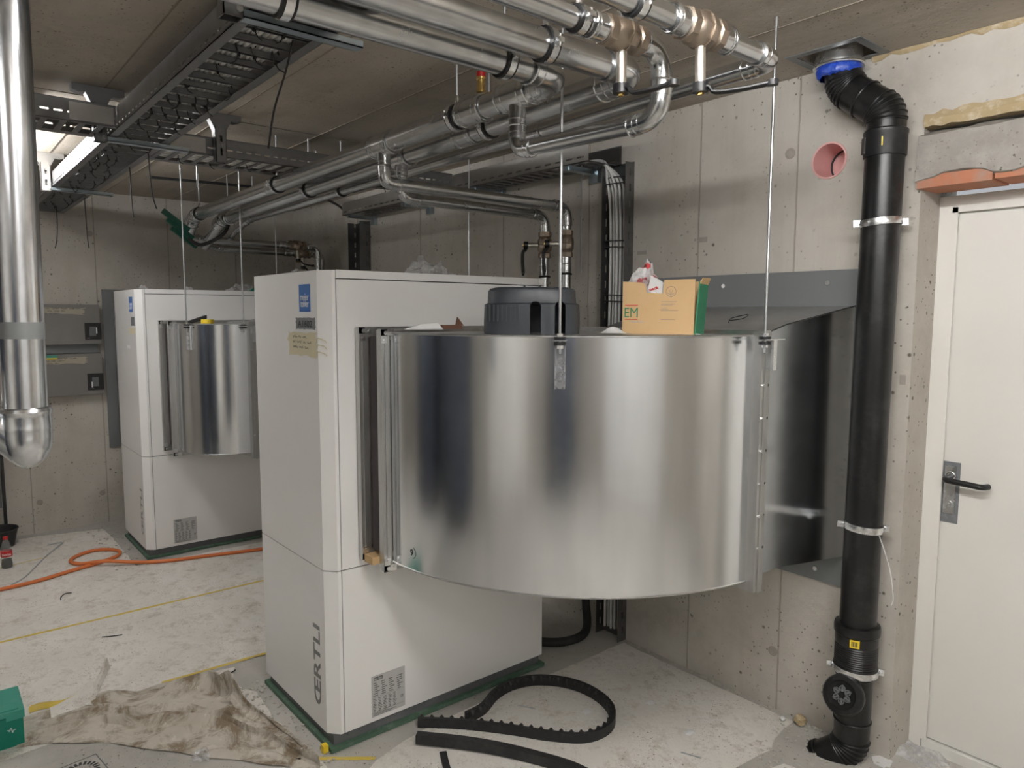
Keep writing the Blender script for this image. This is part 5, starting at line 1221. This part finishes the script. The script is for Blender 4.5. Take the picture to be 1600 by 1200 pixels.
mb = MB().box(1.47, 1.56, 2.17, 2.19, TOP+0.011, TOP+0.026).prism([(0, 0), (0.035, 0), (0.008, 0.030)], lambda p, k: V(1.535+p[0], 2.175+k, TOP+0.024+p[1]), 0, 0.006); solo('wood_chip', mb, 'wood', 'brown wooden chip with metal shim on the front duct flange', 'wood chip')
mb = MB().box(1.236, 1.30, 2.285, 2.345, ZB-0.012, ZB+0.016); solo('wood_wedge', mb, 'card', 'small wooden wedge under the lower corner of the front duct flange', 'wood wedge')
mb = MB().tube(smooth_path([(2.28, 1.52, 1.612), (2.36, 1.56, 1.626), (2.42, 1.53, 1.64), (2.34, 1.50, 1.625), (2.30, 1.53, 1.618)], 5), 0.0018, 6); solo('wire_scrap', mb, 'black', 'thin black wire scrap on the duct transition', 'wire')
# on the front cabinet
solo('plastic_bag', crumple(MB(), (1.845, 2.80, 1.7965), 0.15, 0.10, 0.165, 12, 10, X, Y, True), 'film', 'clear plastic bag lying on top of the front heat pump', 'plastic bag')
solo('foil_scrap', crumple(MB(), (1.20, 2.80, 1.7965), 0.035, 0.10, 0.022, 14, 10), 'film', 'flat clear film scrap on the front top corner of the heat pump', 'plastic film')
mb = MB().box(1.19, 1.50, 2.90, 2.98, 1.7965, 1.803); solo('flat_bar', mb, 'frame_grey', 'dark flat bar on top of the front heat pump', 'metal bar')
# on the rear cabinet and duct
mb = crumple(MB(), (1.93, 5.48, 1.7965), 0.13, 0.05, 0.075, 21, 12); solo('packaging', mb, 'film', 'pale film packaging on the rear heat pump', 'plastic film')
solo('packaging', crumple(MB(), (2.02, 5.42, 1.7965), 0.07, 0.04, 0.05, 22, 10), 'green', 'dark green packaging on the rear heat pump', 'packaging')
for (x, y, la, m_) in ((1.30, 5.76, 'small red and white scrap at the back of the rear heat pump', 'redfilm'), (1.60, 5.72, 'pink scrap in the middle of the rear heat pump top', 'redfilm')):
    solo('film_scrap', crumple(MB(), (x, y, 1.7965), 0.045, 0.02, 0.05, int(x*100), 8), m_, la, 'plastic film')
t = thing('tape_measure', 'yellow and black tape measure on the rear duct', 'tape measure', (1.44, 4.86, TOP))
part('case', MB().cyl((1.46, 4.84, TOP), (1.46, 4.84, TOP+0.026), 0.040, seg=24), 'yellow_pl', t); part('grip', MB().obox((1.40, 4.86, TOP+0.012), V(0.85, -0.1, 0.3).normalized(), Y, Z, (-0.05, 0.06), (-0.02, 0.02), (0.0, 0.022)), 'black', t)
# small litter on the floor
def bits(name, pts, m_, label, cat, group=None):
    solo(name, MB().tube(smooth_path(pts, 4), 0.0028, 6), m_, label, cat, group)
bits('cable_tie', [(0.555, 4.71, 0.0065), (0.56, 4.75, 0.0065), (0.585, 4.79, 0.008), (0.62, 4.79, 0.0065)], 'black', 'black cable tie offcut on the fleece near the hose', 'cable tie')
bits('cable_tie', [(0.64, 4.02, 0.0065), (0.68, 4.0, 0.0065), (0.725, 3.985, 0.0065)], 'black', 'straight black cable tie offcut on the middle fleece strip', 'cable tie')
bits('cable_tie', [(0.955, 3.22, 0.0065), (0.985, 3.21, 0.008), (1.01, 3.23, 0.0065), (1.045, 3.25, 0.0065)], 'black', 'bent black cable tie offcut beside the front heat pump mat', 'cable tie')
bits('cable_tie', [(0.975, 2.44, 0.0065), (1.005, 2.425, 0.0065), (1.05, 2.39, 0.0065)], 'black', 'black cable tie offcut near the bottom edge by the mat corner', 'cable tie')
bits('metal_pin', [(1.86, 2.20, 0.003), (1.90, 2.13, 0.003)], 'rod', 'small metal pin inside the rubber loop', 'pin'); bits('metal_pin', [(2.12, 1.56, 0.006), (2.15, 1.49, 0.006)], 'rod', 'small metal pin on the fleece below the duct', 'pin')
solo('yellow_cap', MB().box(1.082, 1.102, 2.40, 2.425, 0.004, 0.032), 'yellow_pl', 'small yellow plastic cap at the near corner of the front heat pump', 'plastic cap')
mb = MB().prism([(0, 0), (0.06, 0.01), (0.075, 0.05), (0.03, 0.075), (-0.005, 0.05)], lambda p, k: V(2.62+p[0], 1.02+p[1], k), 0.0005, 0.004); solo('card_scrap', mb, 'paper', 'cream card scrap on the floor at the door corner', 'card scrap')
def lump(c, r, seed, m_, name, label, cat, group=None):
    rnd = random.Random(seed); bm = bmesh.new(); bmesh.ops.create_icosphere(bm, subdivisions=2, radius=r)
    for v in bm.verts: v.co *= rnd.uniform(0.72, 1.15); v.co.z *= 0.7
    lo_ = min(v.co.z for v in bm.verts)
    for v in bm.verts: v.co += V(c)-Z*lo_
    q_ = MB(); q_.bm.free(); q_.bm = bm; solo(name, q_, m_, label, cat, group)
lump((2.645, 1.375, 0.003), 0.028, 1, 'foam', 'foam_lump', 'yellowish foam lump against the wall beside the drain elbow', 'foam lump')
lump((2.61, 1.43, 0.003), 0.013, 2, 'paper', 'foam_lump', 'small pale foam lump left of the bigger one', 'foam lump')
for i, (x, y, r_) in enumerate(((2.52, 1.03, 0.016), (2.55, 1.01, 0.020), (2.58, 1.00, 0.012), (2.49, 1.06, 0.010), (2.61, 1.02, 0.011))): lump((x, y, 0.001), r_, 30+i, 'stone', 'rubble_stone', 'piece of rubble at the foot of the drain pipe', 'stone', 'rubble beside the drain pipe')
mb = MB(); rnd = random.Random(77)
for k in range(420):
    reg = rnd.random()
    if reg < 0.30: x, y = rnd.uniform(2.3, 2.64), rnd.uniform(1.04, 1.42)
    elif reg < 0.55: x, y = XW-0.008-abs(rnd.gauss(0, 0.012)), rnd.uniform(1.2, 2.32)
    elif reg < 0.8: x, y = rnd.uniform(1.0, 1.1), rnd.uniform(2.2, 3.1)
    else: x, y = rnd.uniform(0.9, 1.1), rnd.uniform(5.0, 6.25)
    s_ = rnd.uniform(0.0015, 0.0055); a_ = rnd.uniform(0, 3); u_ = V(math.cos(a_), math.sin(a_), 0)
    mb.obox((x, y, 0.0034 if x < 2.3 else 0.001), u_, Z.cross(u_), Z, (-s_*1.6, s_*1.2), (-s_, s_), (0, s_))
solo('debris', mb, 'stone', 'fine crumbs of concrete and foam scattered along the wall foot', 'debris', None, 'stuff')
for i, (x, y) in enumerate(((2.255, 1.62), (2.05, 1.98), (2.31, 1.86))): solo('paper_scrap', crumple(MB(), (x, y, 0.0036), 0.022, 0.014, 0.006, 60+i, 6), 'paper', ('white paper crumb on the fleece under the duct near the wall', 'pink paper crumb inside the rubber loop', 'flat pale flake right of the rubber loop')[i], 'paper scrap')
solo('film_scrap', crumple(MB(), (2.80, 1.00, 0.001), 0.07, 0.10, 0.030, 91, 12), 'film', 'crumpled clear film at the foot of the door frame', 'plastic film')
solo('floor_offcut', MB().prism([(0, 0), (0.10, 0.02), (0.09, 0.09), (0.01, 0.06)], lambda p, k: V(1.40+p[0], 3.42+p[1], k), 0.0034, 0.007), 'paper', 'white offcut on the floor left of the front cabinet', 'offcut')
